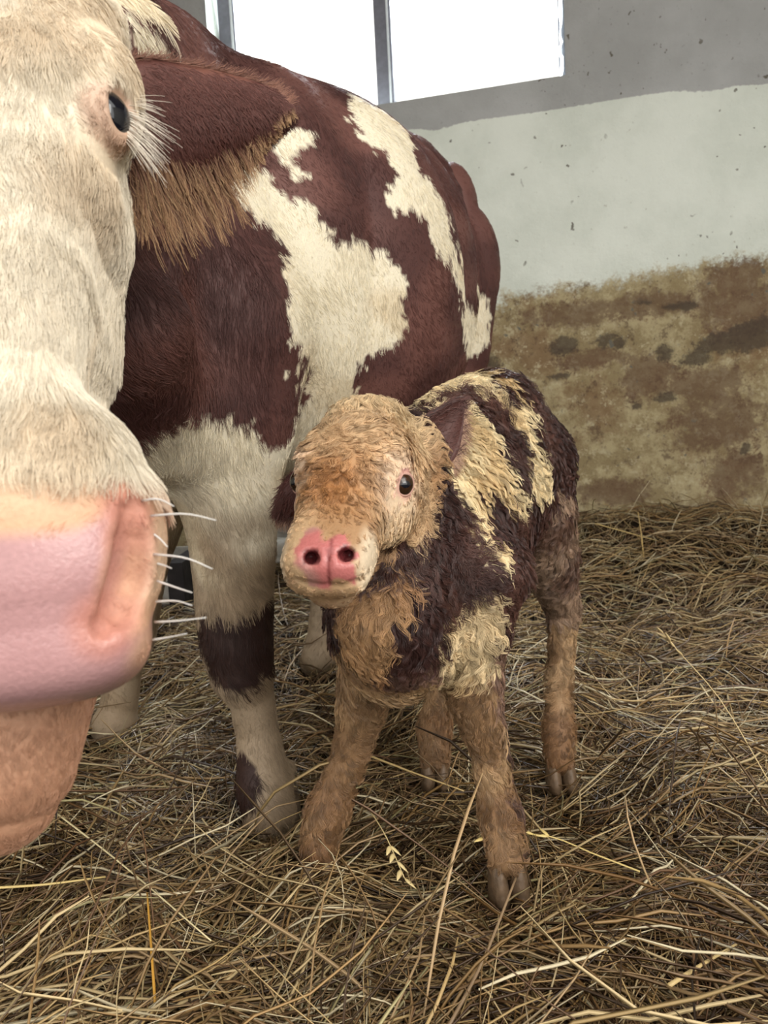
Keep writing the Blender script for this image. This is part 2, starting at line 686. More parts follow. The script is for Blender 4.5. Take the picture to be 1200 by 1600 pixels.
base = mixn(rng_(bl, 0.45, 0.80, 0, 0.78), base, (64, 53, 43))
speck = mth('MULTIPLY', rng_(nz(26.0, 2, 0.4, 0.4), 0.715, 0.735), rng_(n1, 0.42, 0.55))
base = mixn(speck, base, (100, 96, 86))
nt.links.new(base, b.inputs['Base Color'])
b.inputs['Roughness'].default_value = 0.85
bp = node(nt, 'ShaderNodeBump')
bp.inputs['Strength'].default_value = 0.5
bp.inputs['Distance'].default_value = 0.012
nt.links.new(mth('ADD', mth('ADD', n2, mth('MULTIPLY', n3, 0.5)), mth('MULTIPLY', n4, 0.25)), bp.inputs['Height'])
nt.links.new(bp.outputs['Normal'], b.inputs['Normal'])

def build_back_wall():
    st = 0.03
    us = np.unique(np.round(np.concatenate([np.arange(U0, uL, st), [uL], np.arange(uL + st, uR, st), [uR], np.arange(uR + st, U1, st), [U1]]), 4))
    zs = np.unique(np.round(np.concatenate([np.arange(FLOOR_Z, zS, st), [zS], np.arange(zS + st, min(zT, ROOM_TOP), st), [zT], np.arange(zT + .01, ROOM_TOP, st), [ROOM_TOP]]), 4))
    UU, ZZ = np.meshgrid(us, zs, indexing='ij')
    u, z = UU.ravel(), ZZ.ravel()
    lx = u
    p3 = np.stack([u, z, np.zeros_like(u)], 1)
    wob = 0.006 * Noise(1.3, 5)(p3) + 0.0015 * Noise(8, 6)(p3)
    near = (u > uL - .05) & (u < uR + .05) & (z > zS - .05) & (z < zT + .05)
    wob[near] *= 0.15
    V = WO + u[:, None] * DU + z[:, None] * ZV + wob[:, None] * NW
    # stains
    g = np.array([wall_uv(*q) for q in ((560, 215), (665, 202.5), (910, 166), (1100, 139), (1200, 126), (1400, 95))])
    gl = np.interp(u, g[:, 0], g[:, 1]) + 0.004 * Noise(2.0, 8)(p3)
    gray = smooth(-0.006, 0.006, z - gl)
    top = np.array([wall_uv(*q) for q in ((300, 480), (700, 500), (800, 470), (900, 455), (940, 450), (1000, 432), (1060, 405), (1110, 388), (1200, 388), (1400, 380))])
    tl = np.interp(u, top[:, 0], top[:, 1]) + 0.03 * Noise(1.5, 9)(p3)
    dirt = smooth(0.10, -0.14, z - tl)
    def spots(lst):
        out = np.zeros(len(u))
        for px, py, rx, ry in lst:
            c = wall_uv(px, py)
            s = 3.9 / 1200
            r = np.sqrt(((u - c[0]) / (rx * s)) ** 2 + ((z - c[1]) / (ry * s)) ** 2)
            out = np.maximum(out, smooth(1.8, 0.3, r))
        return out
    blotch = spots([(882, 541, 24, 17), (958, 532, 28, 15), (1037, 551, 14, 14), (1150, 535, 70, 17), (1190, 515, 40, 22), (995, 632, 9, 7), (1035, 622, 22, 9),
                    (1112, 800, 30, 16), (912, 806, 14, 9), (1165, 700, 7, 10), (870, 590, 20, 7), (1190, 815, 30, 16), (1090, 560, 26, 12), (1000, 470, 26, 6), (1062, 478, 30, 8),
                    (760, 575, 26, 30)])
    brown = spots([(1010, 478, 90, 22), (1150, 470, 60, 60), (900, 490, 90, 22), (930, 560, 60, 20), (1010, 590, 50, 40), (1170, 430, 40, 30), (1120, 660, 90, 50), (1100, 600, 60, 30), (1150, 740, 50, 40), (960, 770, 60, 25)])
    n = (len(us), len(zs))
    idx = np.arange(n[0] * n[1]).reshape(n)
    quads = np.stack([idx[:-1, :-1], idx[1:, :-1], idx[1:, 1:], idx[:-1, 1:]], -1).reshape(-1, 4)
    c = np.stack([u, z], 1)[quads].mean(1)
    hole = (c[:, 0] > uL) & (c[:, 0] < uR) & (c[:, 1] > zS) & (c[:, 1] < zT)
    quads = quads[~hole]
    ex = {'gray': gray, 'dirt': dirt, 'brown': brown, 'blotch': blotch}
    # reveal of the opening and the outer face
    nV = len(V)
    D = -0.34
    ring = [(uL, zS), (uR, zS), (uR, zT), (uL, zT)]
    outer = [(U0, FLOOR_Z), (U1, FLOOR_Z), (U1, ROOM_TOP), (U0, ROOM_TOP)]
    add = [wall_pt(a, q, 0.002) for a, q in ring] + [wall_pt(a, q, D) for a, q in ring] + [wall_pt(a, q, D) for a, q in outer] + [wall_pt(a, q, 0) for a, q in outer]
    V = np.concatenate([V, add])
    f = []
    for i in range(4):
        j = (i + 1) % 4
        f.append((nV + i, nV + j, nV + 4 + j, nV + 4 + i))
        f.append((nV + 8 + i, nV + 8 + j, nV + 4 + j, nV + 4 + i)[::-1])
        f.append((nV + 8 + i, nV + 8 + j, nV + 12 + j, nV + 12 + i))
    quads = np.concatenate([quads, np.array(f)])
    ex = {k: np.concatenate([a, np.zeros(16)]) for k, a in ex.items()}
    return mesh_obj('wall_back', V, quads, m_wall, smooth_shade=False, extra=ex)

tag(build_back_wall(), 'stained limewashed barn wall with gray upper band', kind='structure')

# --- window
m_frame = plain('weathered_window_frame', (112, 112, 122), 0.6, 0.4, 0.15, 30, 0.2)
m_bead = plain('pale_glazing_bead', (205, 208, 212), 0.5, 0.4, 0.08, 30)
m_film = plain('crumpled_plastic_film', (214, 222, 226), 0.25, 0.6, 0.08, 12)
m_glass, nt, b = material('dusty_window_glass')
out = nt.nodes['Material Output']
tr = node(nt, 'ShaderNodeBsdfTransparent')
gl = node(nt, 'ShaderNodeBsdfGlossy')
gl.inputs['Roughness'].default_value = 0.05
mx = node(nt, 'ShaderNodeMixShader')
mx.inputs[0].default_value = 0.06
nt.links.new(tr.outputs[0], mx.inputs[1])
nt.links.new(gl.outputs[0], mx.inputs[2])
nt.links.new(mx.outputs[0], out.inputs['Surface'])

win = empty('window_1', wall_pt((uL + uR) / 2, zS, -0.15))
tag(win, 'two-pane barn window blown out by daylight', kind='structure')
WB = np.array(win.location)
RB = 0.15                                                   # the frame sits this far inside the wall
def wbox(name, u0, u1, z0, z1, v0, v1, mat, parent=win):
    v, f = box_geo(wall_pt((u0 + u1) / 2, (z0 + z1) / 2, (v0 + v1) / 2), DU * (u1 - u0) / 2, NW * (v1 - v0) / 2, ZV * (z1 - z0) / 2)
    return mesh_obj(name, v, f, mat, parent, WB, False)
um0, um1 = wall_uv(587, 80, RB)[0], wall_uv(613, 80, RB)[0]
fl = wall_uv(366, 30, RB)[0]
fr = wall_uv(872, 60, RB)[0]
wbox('frame_rail', uL, uR, zS, zS + 0.035, -RB - .05, -RB, m_frame)
wbox('frame_rail', uL, uR, zT - .06, zT, -RB - .05, -RB, m_frame)
wbox('frame_stile', uL, fl, zS, zT, -RB - .05, -RB, m_frame)
wbox('frame_stile', fr, uR, zS, zT, -RB - .05, -RB, m_frame)
mu = wbox('mullion', um0, um1, zS, zT, -RB - .05, -RB + .01, m_frame)
wbox('glazing_bead', um1 - .022, um1 - .012, zS + .03, zT - .06, -RB + .008, -RB + .018, m_bead, win)
wbox('glazing_bead', fl - .022, fl - .010, zS + .03, zT - .06, -RB - .002, -RB + .008, m_bead, win)
wbox('pane', fl, um0, zS + .035, zT - .06, -RB - .03, -RB - .025, m_glass)
wbox('pane', um1, fr, zS + .035, zT - .06, -RB - .03, -RB - .025, m_glass)
def film():
    n = 26
    V, F = [], []
    r = np.random.default_rng(3)
    for i in range(n):
        z = zS + 0.01 + 0.9 * i / (n - 1)
        for k in range(4):
            V.append(wall_pt(uR - 0.006 - abs(r.normal(0, .006)) - 0.004 * k, z + r.normal(0, .008), -0.012 - 0.032 * k + r.normal(0, .008)))
    for i in range(n - 1):
        for k in range(3):
            a = i * 4 + k
            F.append((a, a + 1, a + 5, a + 4))
    o = mesh_obj('plastic_film', V, F, m_film, win, WB, False)
    md = o.modifiers.new('thick', 'SOLIDIFY')
    md.thickness = 0.002
film()

# --- floor, ceiling
m_floor = plain('barn_floor_dung', (46, 36, 26), 0.95, 0.2, 0.35, 14, 0.6)
def slab(name, c, hx, hy, hz, mat):
    v, f = box_geo(c, (hx, 0, 0), (0, hy, 0), (0, 0, hz))
    return mesh_obj(name, v, f, mat, None, (0, 0, 0), False)
tag(slab('floor', (0.0, -1.0, FLOOR_Z - 0.05), 9.0, 7.2, 0.05, m_floor), 'dark barn floor under the straw', kind='structure')

m_ceil = plain('smoky_ceiling_boards', (120, 104, 84), 0.9, 0.2, 0.25, 6, 0.3)
def build_ceiling():
    c = [wall_pt(U0, 0, 0), wall_pt(U1, 0, 0), np.array((4.2, 0.3, 0)), np.array((-4.4, 0.3, 0))]
    V = [q * np.array((1, 1, 0)) + ZV * z for z in (ROOM_TOP, ROOM_TOP + .1) for q in c]
    F = [(0, 1, 2, 3), (7, 6, 5, 4)] + [(i, (i + 1) % 4, 4 + (i + 1) % 4, 4 + i)[::-1] for i in range(4)]
    return mesh_obj('ceiling', V, F, m_ceil, None, (0, 0, 0), False)
tag(build_ceiling(), 'low boarded barn ceiling', kind='structure')
m_side = plain('side_wall_limewash', (176, 170, 154), 0.9, 0.2, 0.2, 5, 0.3)
tag(slab('wall_left', (-3.2, 2.6, 1.7), 0.1, 2.6, 1.8, m_side), 'limewashed side wall beyond the cow', kind='structure')

tag(slab('wall_right', (3.7, 1.4, 1.7), 0.1, 2.2, 1.8, m_side), 'limewashed wall to the right of the pen', kind='structure')

# --- things at the foot of the wall, glimpsed between muzzle, leg and calf
m_post = plain('dark_oiled_timber', (38, 34, 34), 0.8, 0.3, 0.3, 25, 0.4)
m_conc = plain('pale_concrete', (150, 146, 138), 0.9, 0.2, 0.2, 20, 0.4)
m_galv = plain('pale_galvanised_steel', (208, 204, 196), 0.4, 0.5, 0.1, 20, 0.0)

def feed_trough():
    base = P(230, 975, 2.95) * np.array((1, 1, 0)) + np.array((0, 0, FLOOR_Z))
    root = empty('feed_trough', base)
    tag(root, 'dark-ended feed trough with pale rim glimpsed behind the cow legs', 'trough')
    x1 = P(297, 900, 2.95)[0]; x0 = x1 - 0.06
    def bx(name, c, h, mat):
        v, f = box_geo(c, (h[0], 0, 0), (0, h[1], 0), (0, 0, h[2]))
        return mesh_obj(name, v, f, mat, root, base, False)
    zt = P(260, 858, 2.95)[2]
    bx('end_panel', ((x0 + x1) / 2, 3.05, (zt + FLOOR_Z) / 2 - .02), (.03, .2, (zt - FLOOR_Z) / 2 - .02), m_post)
    n = 4
    hh = (zt - .03 - FLOOR_Z) / n
    for i in range(n):
        bx('board', (x0 - .35, 2.90, FLOOR_Z + hh * (i + .5)), (.35, .012, hh / 2 - .003), m_conc)
        bx('board', (x0 - .35, 3.22, FLOOR_Z + hh * (i + .5)), (.35, .012, hh / 2 - .003), m_conc)
    bx('rim', (x0 - .33, 2.90, zt - .012), (.34, .02, .008), m_galv)
    bx('end_panel', (x0 - .73, 3.05, (zt + FLOOR_Z) / 2 - .02), (.03, .2, (zt - FLOOR_Z) / 2 - .02), m_post)
feed_trough()

def rubble():
    r = np.random.default_rng(4)
    for lab, px, py, y, sx, sz in (('pale broken concrete lump behind the cow, upper of two', 446, 822, 3.45, .11, .055), ('pale broken concrete lump behind the cow, lower of two', 452, 858, 3.1, .10, .045)):
        c = P(px, py, y)
        V, F = sphere_geo_(c, 1.0, 18, 12)
        V = np.array(V) - c
        V = np.sign(V) * np.abs(V) ** .7 * np.array((sx, .09, sz)) * (1 + .10 * Noise(1.2, 7)(V))[:, None]
        V[:, 2] += c[2]
        base = np.array((c[0], c[1], FLOOR_Z))
        V[:, :2] += c[:2]
        low = V[:, 2] < c[2] - sz * .3
        o = mesh_obj('concrete_lump', V, F, m_conc, None, base)
        o.location = base
        tag(o, lab, 'concrete')
def sphere_geo_(c, r, nu, nv):
    V, F = [], []
    for i in range(nv + 1):
        th = math.pi * i / nv
        for j in range(nu):
            ph = 2 * math.pi * j / nu
            V.append(np.asarray(c) + r * np.array((math.sin(th) * math.cos(ph), math.sin(th) * math.sin(ph), math.cos(th))))
    for i in range(nv):
        for j in range(nu):
            a, b2 = i * nu + j, i * nu + (j + 1) % nu
            F.append((a, a + nu, b2 + nu, b2))
    return V, F
rubble()

# ================================================================== straw bedding
_gn = [Noise(0.9, 21), Noise(2.6, 22), Noise(7.0, 23)]
def ground(x, y):
    p = np.stack([np.asarray(x, float), np.asarray(y, float), np.zeros(np.shape(x))], 1)
    h = 0.022 * _gn[0](p) + 0.013 * _gn[1](p) + 0.005 * _gn[2](p)
    fx, fy = np.asarray(x), np.asarray(y)
    dist = (WO[0] - fx) * NW[0] + (WO[1] - fy) * NW[1]     # towards the wall this shrinks
    dist = np.abs((fx - WO[0]) * NW[0] + (fy - WO[1]) * NW[1])
    h = h + 0.20 * smooth(1.6, 0.1, dist) * smooth(-0.3, 1.2, fx)
    h = h - 0.03 * smooth(1.05, 1.3, fy) * smooth(1.9, 1.6, fy) * smooth(-0.5, -0.1, fx) * smooth(0.75, 0.45, fx)
    return h - 0.015

m_mat = plain('matted_old_straw', (42, 31, 20), 0.95, 0.15, 0.5, 60, 1.0)
def build_mat():
    xs = np.arange(-3.0, 3.3, 0.03)
    ys = np.arange(0.3, 4.9, 0.03)
    X, Y = np.meshgrid(xs, ys, indexing='ij')
    x, y = X.ravel(), Y.ravel()
    z = ground(x, y) - 0.022 + 0.006 * Noise(14, 31)(np.stack([x, y, 0 * x], 1))
    V = np.stack([x, y, z], 1)
    n = X.shape
    idx = np.arange(n[0] * n[1]).reshape(n)
    q = np.stack([idx[:-1, :-1], idx[1:, :-1], idx[1:, 1:], idx[:-1, 1:]], -1).reshape(-1, 4)
    d = (V - WO) @ NW
    q = q[(d[q] > 0.012).all(1)]
    return V, q

m_straw, nt, b = material('straw')
at = node(nt, 'ShaderNodeAttribute', attribute_name='col')
nt.links.new(at.outputs['Color'], b.inputs['Base Color'])
b.inputs['Roughness'].default_value = 0.42
b.inputs['Specular IOR Level'].default_value = 0.5

STRAW_COLS = np.array([lin(214, 186, 128), lin(196, 162, 98), lin(182, 148, 98), lin(228, 210, 166), lin(168, 130, 72),
                       lin(142, 108, 62), lin(112, 84, 50), lin(84, 62, 40), lin(176, 162, 106), lin(132, 94, 58)])
STRAW_COLS = STRAW_COLS * .84 + STRAW_COLS.mean(1, keepdims=True) * .16
STRAW_W = np.array([.14, .14, .12, .10, .12, .11, .11, .10, .03, .05])

def ribbon_mesh(C, width, fold, side):
    """C (N,K,3) centre lines; stalks as three-sided folded blades"""
    N, K, _ = C.shape
    up = np.zeros_like(C)
    T = np.gradient(C, axis=1)
    T = unit(T)
    b1 = unit(np.cross(T, side[:, None, :]))
    b2 = unit(np.cross(T, b1))
    w = width[:, None, None] * np.concatenate([[0.55], np.ones(K - 2), [0.4]])[None, :, None]
    A = C + b2 * w
    B = C + b1 * w * fold[:, None, None]
    D = C - b2 * w
    V = np.stack([A, B, D], 2).reshape(-1, 3)
    base = (np.arange(N) * K * 3)[:, None, None]
    i = np.arange(K - 1)[None, :, None] * 3
    q = []
    for a, c in ((0, 1), (1, 2), (2, 0)):
        q.append(np.stack(np.broadcast_arrays(base + i + a, base + i + c, base + i + 3 + c, base + i + 3 + a), -1).reshape(-1, 4))
    return V, np.concatenate(q)

def straw_lines(n, region, len_rng, zlayer, up_frac, K=5, seedshift=0):
    """region: list of (px0,px1,py0,py1,weight) screen-like density is only depth dependent"""
    y0, y1, pw = region
    u = rng.uniform(size=n)
    y = (y0 ** (1 - pw) + u * (y1 ** (1 - pw) - y0 ** (1 - pw))) ** (1 / (1 - pw))
    half = 0.62 * y + 0.25
    x = rng.uniform(-1, 1, n) * half + 0.04
    p = np.stack([x, y, np.zeros(n)], 1)
    yaw = 1.5 * Noise(1.3, 41 + seedshift)(p) + rng.normal(0, 0.85, n)
    L = rng.uniform(*len_rng, n) * rng.uniform(0.6, 1.3, n)
    bend = rng.normal(0, 0.55, n)
    kink = (rng.uniform(size=n) < 0.22) * rng.normal(0, 1.0, n)
    slope = rng.normal(0, 0.10, n)
    st = rng.uniform(size=n) < up_frac
    slope[st] = np.abs(rng.normal(0.45, 0.3, st.sum()))
    z0 = rng.uniform(*zlayer, n)
    C = np.zeros((n, K, 3))
    px, py = x.copy(), y.copy()
    off = z0.copy()
    kk = rng.integers(1, K - 1, n)
    for i in range(K):
        t = i / (K - 1)
        C[:, i, 0], C[:, i, 1] = px, py
        C[:, i, 2] = ground(px, py) + off
        a = yaw + bend * t + kink * (i >= kk)
        px = px + np.cos(a) * L / (K - 1) * np.cos(slope)
        py = py + np.sin(a) * L / (K - 1) * np.cos(slope)
        off = off + np.sin(slope) * L / (K - 1) * (1 - 0.5 * t * st) - 0.25 * z0 * t / (K - 1)
    C[:, :, 2] = np.maximum(C[:, :, 2], (ground(C[:, :, 0].ravel(), C[:, :, 1].ravel()) - 0.02).reshape(n, K))
    return C

def build_straw(avoid):
    Cs, Ws, cols = [], [], []
    for n, reg, ln, zl, upf, wr, shift in (
            (15000, (0.72, 2.0, 1.3), (0.10, 0.30), (-0.018, 0.012), 0.02, (0.0010, 0.0023), 0),
            (15000, (0.72, 4.4, 1.01), (0.08, 0.26), (-0.005, 0.026), 0.05, (0.0009, 0.0022), 3),
            (5200, (0.72, 4.4, 1.01), (0.10, 0.34), (0.008, 0.045), 0.12, (0.0013, 0.0031), 5),
            (9000, (2.0, 4.4, 0.5), (0.08, 0.25), (-0.01, 0.035), 0.08, (0.0015, 0.0028), 7)):
        C = straw_lines(n, reg, ln, zl, upf, seedshift=shift)
        w = rng.uniform(*wr, n)
        c = STRAW_COLS[rng.choice(len(STRAW_COLS), n, p=STRAW_W / STRAW_W.sum())] * rng.uniform(0.55, 1.02, (n, 1))
        # damp, trampled straw where the animals stand and to the lower right
        m = C[:, 2, :2]
        damp = smooth(0.55, 0.1, np.hypot((m[:, 0] - 0.32) / 1.0, (m[:, 1] - 1.35) / 1.0)) * 0.6
        damp = np.maximum(damp, 0.55 * smooth(0.45, 0.1, np.hypot((m[:, 0] - 0.42), (m[:, 1] - 0.95))))
        damp = np.maximum(damp, 0.6 * smooth(0.35, 0.1, np.hypot(m[:, 0] + 0.2, m[:, 1] - 1.75)))
        damp = np.maximum(damp, 0.75 * smooth(-0.1, 1.3, Noise(1.7, 77)(np.concatenate([m, 0 * m[:, :1]], 1))))
        damp = np.maximum(damp, 0.6 * smooth(0.05, 0.6, m[:, 0]) * smooth(1.5, 1.0, m[:, 1]))
        wet = rng.uniform(size=n) < damp
        c[wet] *= np.array((0.46, 0.39, 0.31))
        Cs.append(C); Ws.append(w); cols.append(c)
    C, w, c = np.concatenate(Cs), np.concatenate(Ws), np.concatenate(cols)
    ok = np.ones(len(C), bool)
    ok &= (((C - WO) @ NW) > 0.015).all(1)
    d = np.linalg.norm(C[:, 2] - CO, axis=1)
    ok &= d > 0.8
    ok &= (np.abs(C[:, :, 0]) < 3.0).all(1)
    low = C.reshape(-1, 3)
    for body in avoid:
        dd = body(low).reshape(len(C), -1)
        ok &= (dd > -0.004).all(1)
    C, w, c = C[ok], w[ok], c[ok]
    N, K = C.shape[:2]
    side = unit(np.stack([rng.normal(0, .5, N), rng.normal(0, .5, N), np.ones(N)], 1))
    V, Q = ribbon_mesh(C, w, rng.uniform(0.5, 1.0, N), side)
    vc = np.repeat(c, K * 3, 0)
    Vm, Qm = build_mat()
    root = empty('straw_bedding', (0, 1.6, FLOOR_Z))
    tag(root, 'deep golden straw bedding strewn over the barn floor', 'straw', kind='stuff')
    B = np.array((0, 1.6, FLOOR_Z))
    o = mesh_obj('loose_stalks', V, Q, m_straw, root, B, False, col=vc)
    o['kind'] = 'stuff'
    o2 = mesh_obj('trampled_mat', Vm, Qm, m_mat, root, B, True)
    o2['kind'] = 'stuff'

# single stalks that stand out of the bedding: (name, label, pixel path with distances, radius, colour, seed head)
def stalk(name, label, pts, r, rgb, head=0, flat=0.7, group=None):
    pts = np.array([P(*q) if len(q) == 3 else PZ(q[0], q[1], q[3]) for q in pts])
    L = spline(pts, 12)
    base = L[0].copy()
    root = empty(name, base)
    tag(root, label, 'straw stalk', group)
    c = np.array(lin(*rgb))
    rr = r * np.linspace(1.0, 0.6, 12)
    V, F = tube_geo(L, rr, 6, flat)
    mesh_obj('stem', V, F, m_straw, root, base, True, col=np.tile(c, (len(V), 1)))
    r_ = np.random.default_rng(int(abs(base[0]) * 1000))
    for i in range(head):
        t = 1.0 - 0.42 * i / max(1, head)
        k = min(11, int(t * 11))
        a = L[k]
        tg = unit(L[k] - L[k - 1])
        sd = unit(np.cross(tg, (0, 0.3, 1))) * (1 if i % 2 else -1)
        d = unit(tg * 0.8 + sd * 0.5 + np.array((0, 0, r_.uniform(-.3, .3))))
        q = [a, a + d * 0.010, a + d * 0.024]
        V, F = tube_geo(spline(q, 5), np.array((0.2, 0.9, 1.0, 0.7, 0.1)) * 0.0042, 6, 0.5)
        mesh_obj('husk', V, F, m_straw, root, base, True, col=np.tile(c * 1.05, (len(V), 1)))
    return root

# ================================================================== the mother cow
COW_AX = unit((0.50, 0.866, 0.0))
COW_LAT = unit((0.866, -0.50, 0.0))
cow = Body()
# trunk: shoulder, ribs, belly, loin
cow.loft([((-0.46, 1.46, 0.98), .17, .27), ((-0.39, 1.58, 1.05), .23, .38), ((-0.27, 1.78, 1.05), .31, .45), ((-0.15, 1.98, 1.05), .37, .47),
          ((-0.05, 2.14, 1.09), .33, .42), ((0.03, 2.27, 1.20), .20, .31), ((0.09, 2.38, 1.23), .16, .27)], COW_LAT, ZV, 0.05, 2.2)
# back line, hip bone, tail head
cow.loft([(P(425, 185, 1.72), .05), (P(520, 205, 1.95), .05), (P(600, 230, 2.15), .05), (P(648, 248, 2.30), .05)], k=.08)
cow.loft([(P(640, 262, 2.30), .06), (P(678, 275, 2.28), .05), (P(690, 300, 2.26), .05)], k=.05)
# thigh and buttock on the near side
cow.loft([(P(705, 330, 2.40), .08, .14), (P(719, 420, 2.40), .12, .20), (P(706, 520, 2.38), .12, .20), (P(672, 660, 2.32), .085, .12)], COW_LAT, ZV, .025)
# sinew lines of the haunch
cow.loft([(P(696, 268, 2.34), .008), (P(736, 350, 2.36), .010), (P(758, 420, 2.36), .014)], k=.05)
cow.loft([(P(712, 300, 2.28), .014), (P(735, 380, 2.28), .014), (P(742, 450, 2.29), .016)], k=.03)
# near hind leg down to the floor (behind the calf)
cow.loft([(P(665, 680, 2.28), .10), (P(650, 790, 2.36), .06), (P(650, 880, 2.36), .045), (P(645, 985, 2.33), .05), (P(640, 1020, 2.30), .05), (PZ(636, 1040, -.05), .055)], k=.06)
# far hind leg: its white shank shows between the near fore leg and the calf
cow.loft([(P(560, 560, 2.42), .16), (P(520, 720, 2.42), .12), (P(505, 830, 2.45), .065), (P(508, 930, 2.36), .042), (P(503, 990, 2.33), .044), (P(498, 1025, 2.30), .052), (PZ(494, 1045, -.06), .056)], k=.06)
# udder
cow.ell(P(560, 800, 2.15), .14, .10, .16, COW_LAT, ZV, .08)
# shoulder, near fore leg
cow.loft([(P(350, 400, 1.50), .10, .20), (P(355, 540, 1.46), .125, .19), (P(350, 650, 1.44), .115, .14)], COW_LAT, ZV, .05)
FL = [(P(345, 660, 1.45), .125), (P(357, 760, 1.43), .098), (P(364, 850, 1.42), .080), (P(366, 930, 1.41), .073), (P(370, 1000, 1.40), .068), (P(378, 1050, 1.395), .060),
      (P(394, 1095, 1.40), .043), (P(402, 1140, 1.405), .040), (P(408, 1190, 1.40), .046), (P(412, 1225, 1.39), .053), (P(420, 1262, 1.375), .050), (PZ(420, 1275, -.07), .055)]
cow.loft(FL, k=.045)
cow.ball(P(450, 1200, 1.43), .014, .03)            # dewclaw
# far fore leg
cow.loft([(P(270, 560, 1.62), .16), (P(222, 760, 1.70), .11), (P(212, 900, 1.76), .068), (P(205, 990, 1.80), .058), (P(195, 1050, 1.83), .040), (P(185, 1105, 1.84), .046), (P(180, 1130, 1.83), .055),
          (PZ(178, 1142, -.06), .056)], k=.06)
# brisket and neck
cow.loft([(P(300, 620, 1.48), .15), (P(330, 500, 1.46), .17)], k=.10)
cow.loft([((-0.42, 1.52, 1.10), .20, .36), ((-0.44, 1.25, 1.08), .155, .30), ((-0.43, 1.02, 1.08), .125, .22), ((-0.42, 0.90, 1.12), .11, .16)], (1, 0.1, 0), ZV, .07)
cow.loft([(P(215, 520, 1.10), .075), (P(235, 660, 1.3), .09)], k=.10)
# withers and crest towards the poll
cow.loft([((-0.41, 1.00, 1.26), .07), ((-0.42, 1.30, 1.36), .08), ((-0.38, 1.58, 1.42), .10)], k=.12)

# ---- head: frame along the face
EYE_C = np.array((-0.330, 0.775, 1.015))
MUZ_C = np.array((-0.272, 0.590, 0.615))
HF = unit(MUZ_C - EYE_C)
HS = unit(np.cross(np.cross(HF, (0.97, 0.22, 0.0)), HF))
HU = np.cross(HS, HF)
if HU[1] > 0:
    HU = -HU
def H(t, s, u):
    return EYE_C + HF * t + HS * s + HU * u
cow.loft([(H(-.17, 0, -.01), .085, .07), (H(-.09, 0, -.005), .104, .09), (H(-.02, 0, -.01), .101, .10), (H(.06, 0, -.012), .088, .092), (H(.16, 0, -.005), .058, .080), (H(.27, 0, .0), .041, .072),
          (H(.33, 0, .004), .048, .070), (H(.395, 0, .006), .072, .070)], HS, HU, .02, 2.4)
# muzzle: broad upper lip and nose
cow.loft([(H(.375, 0, .016), .074, .062), (H(.435, 0, .020), .088, .062), (H(.490, 0, .010), .082, .054)], HS, HU, .045, 2.8)
cow.ell(H(.432, 0, .046), .066, .039, .070, HS, HU, .03)                    # nose pad
for s in (-1, 1):
    cow.ell(H(.420, .070 * s, .014), .028, .048, .062, HS, HU, .02)        # wing of the nostril
    cow.ell(H(-.02, .088 * s, .030), .026, .040, .050, HS, HU, .03)        # brow and orbit
    cow.loft([(H(.04, .048 * s, -.06), .040), (H(.18, .024 * s, -.09), .038)], k=.04)   # cheek and jaw
# lower jaw and chin
cow.loft([(H(.10, 0, -.10), .055, .05), (H(.26, 0, -.10), .048, .045), (H(.44, -.01, -.088), .062, .05), (P(-5, 1190, .63), .066, .058), (P(-12, 1240, .63), .055, .05)], HS, HU, .03)
# poll
cow.loft([(H(-.18, -.02, -.02), .075), (P(205, 70, .90), .045)], k=.06)
# nostrils: a deep comma between the nose pad and the wing
NOSTRIL = [(204, 798, 0, .007), (211, 845, 0, .015), (207, 900, 0, .019), (190, 945, 0, .016), (163, 975, 0, .008)]
npts = surfs(cow, [q[:2] for q in NOSTRIL])
for sg in (0, 1):
    nodes = []
    for q, (_, _, back, r) in zip(npts, NOSTRIL):
        c = q - HU * (r * .12)
        if sg:
            c = c - 2 * HS * ((c - EYE_C) @ HS)
        nodes.append((c, r))
    cow.loft(nodes, k=.008, sub=True)
    cow.loft([(nodes[1][0] - HU * .008, .006), (nodes[2][0] - HU * .014 - HS * .004, .008)], k=.008, sub=True)
# mouth cleft
cow.loft([(H(.50, -.10, -.042), .007), (H(.52, 0, -.040), .007), (H(.50, .10, -.042), .007)], k=.014, sub=True)
# crease above the nose
cr_ = surfs(cow, ((-40, 735), (30, 728), (95, 742), (150, 735), (178, 722)))
cow.loft([(q + HU * .001, .0035) for q in cr_], k=.008, sub=True)
# eyes sit in the side of the head
EYE_R = .0265
COW_EYE_S = surf(cow, 181, 177)
COW_EYE_N = unit(HS * .84 + HU * .52 + HF * .08)
COW_EYE = COW_EYE_S - COW_EYE_N * .0165
def mir(q, vec=False):
    q = np.asarray(q)
    return q - 2 * HS * (q @ HS) if vec else q - 2 * HS * ((q - EYE_C) @ HS)
COW_EYE_FAR = mir(COW_EYE)
for e, nn in ((COW_EYE, COW_EYE_N), (COW_EYE_FAR, mir(COW_EYE_N, True))):
    cow.ball(e, EYE_R + .0035, .016)                                        # lids over the eyeball
    cow.ell(e + nn * (EYE_R + .002), .0195, .012, .0330, unit(np.cross(nn, HF)), nn, .004, sub=True)
T_NOSE = float((surf(cow, 90, 832) - EYE_C) @ HF)
T_CREASE = float((surf(cow, 90, 740) - EYE_C) @ HF)
NOSE_S = float((surf(cow, 222, 890) - EYE_C) @ HS)

cV, cQ, cN = cow.mesh(0.010, [lambda v: (v[:, 1] < 0.98), lambda v: ((v[:, 1] < 0.70) & ((v - EYE_C) @ HU > -.03)) | (np.linalg.norm(v - COW_EYE, axis=1) < .05)])
def refit(body, V, Q, N):
    return V, Q, N
COW_BASE = np.array((-0.2, 1.75, FLOOR_Z))
cow_root = empty('cow', COW_BASE)
tag(cow_root, 'large brown and white cow whose pale face and pink muzzle fill the left edge', 'cow')

